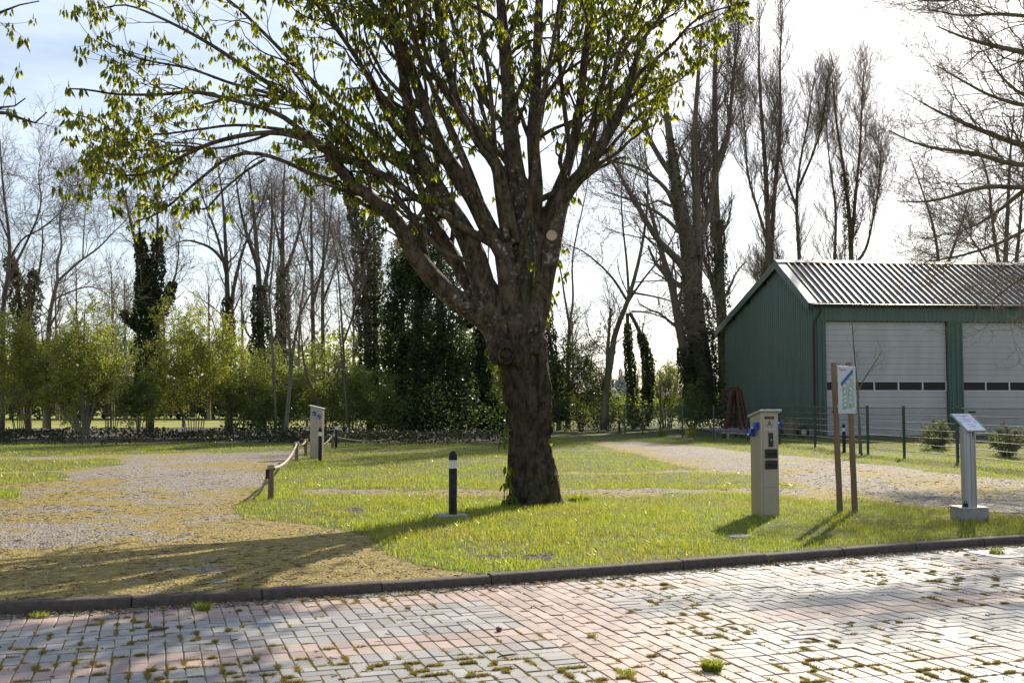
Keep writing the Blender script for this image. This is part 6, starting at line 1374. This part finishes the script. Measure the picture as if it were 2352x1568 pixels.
# cut stems lying on the bank
cs = thing('cut_branches', 'fan of pale cut branches lying against the ditch bank', 'branches', G(585, 1030, 0)*0+R(330, 1022, 43.5)*np.array([1, 1, 0]))
for (x0, y0, x1, y1) in ((345, 1022, 300, 1000), (345, 1022, 290, 1006), (347, 1021, 318, 985), (349, 1021, 330, 978), (350, 1021, 345, 988), (342, 1023, 312, 1012)):
    m_ = MB(); m_.tube([R(x0, y0, 43.4), R((x0+x1)/2+2, (y0+y1)/2, 43.5), R(x1, y1, 43.8)], [.045, .035, .012], 6); m_.build('branch', M['bark_pale'], cs, smooth=True)
hz = thing('coppice_stems', 'pale coppiced stems fanning up from one stool in the wide bush', 'tree stems', R(192, 985, 42.6)*np.array([1, 1, 0]))
for (x0, x1, y1, xm) in ((192, 175, 700, 186), (194, 196, 690, 190), (190, 150, 900, 172), (196, 205, 840, 204), (188, 145, 880, 160), (198, 240, 820, 220), (190, 125, 910, 150), (194, 186, 760, 180)):
    m_ = MB(); m_.tube([R(x0, 1000, 42.6), R(xm, (1000+y1)/2, 42.5), R(x1, y1, 42.7)], [.07, .05, .015], 6); m_.build('stem', M['bark_pale'], hz, smooth=True)
# dark woods closing the meadow, and the far wood with haze painted into its twigs
def wood(name, x0, x1, D0, D1, n, h, m_, lab, size, seed=0, z0=0.):
    D = D0+(D1-D0)*rng.random(n); px = x0+(x1-x0)*rng.random(n); X = (px-CX)/F*D; top = h*(.45+1.0*fbm(X*.06+seed, D*.03, 60+seed)); Z = z0+top*rng.random(n)**.7
    V, Fc = leaf_quads(np.stack([X, D, Z], 1), size, .8, .1); return tag(npobj(name, V, Fc, M[m_], None, False), lab, 'woodland', kind='stuff')
wood('far_hedge', -500, 1300, 104, 116, 26000, 5.2, 'ivy', 'dark hedge and shrubs closing the far side of the meadow', .55)
wood('far_green_wood', -500, 1250, 112, 122, 14000, 8.5, 'shrub2', 'hazy green wood beyond the meadow hedge', .5, 4)
wood('far_hedge_right', 1250, 1720, 120, 150, 7000, 2.6, 'shrub2', 'low hedge across the field in the gap', .6, 7)
fw_b = []
def far_trees(x0, x1, D, n, hpx, lab, m_):
    Ps = []; 
    for i in range(n):
        x = x0+(x1-x0)*(i+rng.random())/n; h = hpx*(.7+.5*rng.random()); Dd = D*(1+.12*rng.random()); b = R(x, 926+3648/Dd, Dd); tpt = R(x+rng.normal(0, 6), 926-h, Dd); Ps.append((np.linspace(b, tpt, 8)+rng.normal(0, .003*D/10, (8, 3))))
    P = np.array(Ps); Rr = np.tile(np.linspace(D*.0022, D*.0006, 8), (n, 1)); hm = hpx*mpp(D)
    c1, q1 = grow(P, Rr, 12, .3, 1., hm*.32, .6, 6, up=.6, wob=.15, rr=.55, rmin=D*.00028, rel=False, fall=.4); c2, q2 = grow(c1, q1, 6, .2, 1., hm*.15, .6, 4, up=.5, wob=.2, rr=.6, rmin=D*.0002, rel=False, fall=.3)
    c3, q3 = grow(c2, q2, 2, .2, 1., hm*.07, .6, 3, up=.4, wob=.2, rr=.6, rmin=D*.00017, rel=False, fall=.3)
    V, Q_ = join([tubes(P, Rr, 5), tubes(c1, q1, 3), tubes(c2, q2, 3), tubes(c3, q3, 3)]); return tag(npobj('far_wood', V, Q_, M[m_], None), lab, 'woodland', kind='stuff')
far_trees(-60, 820, 95, 13, 270, 'tangle of farther bare trees filling the sky behind the left bushes', 'twig')
far_trees(820, 1250, 90, 6, 330, 'farther bare trees seen through the chestnut limbs', 'twig')
far_trees(1250, 1700, 110, 4, 170, 'sparse farther bare trees behind the gap', 'twig')
far_trees(1340, 1720, 420, 34, 62, 'bluish far wood on the skyline above the houses', 'farwood_haze')
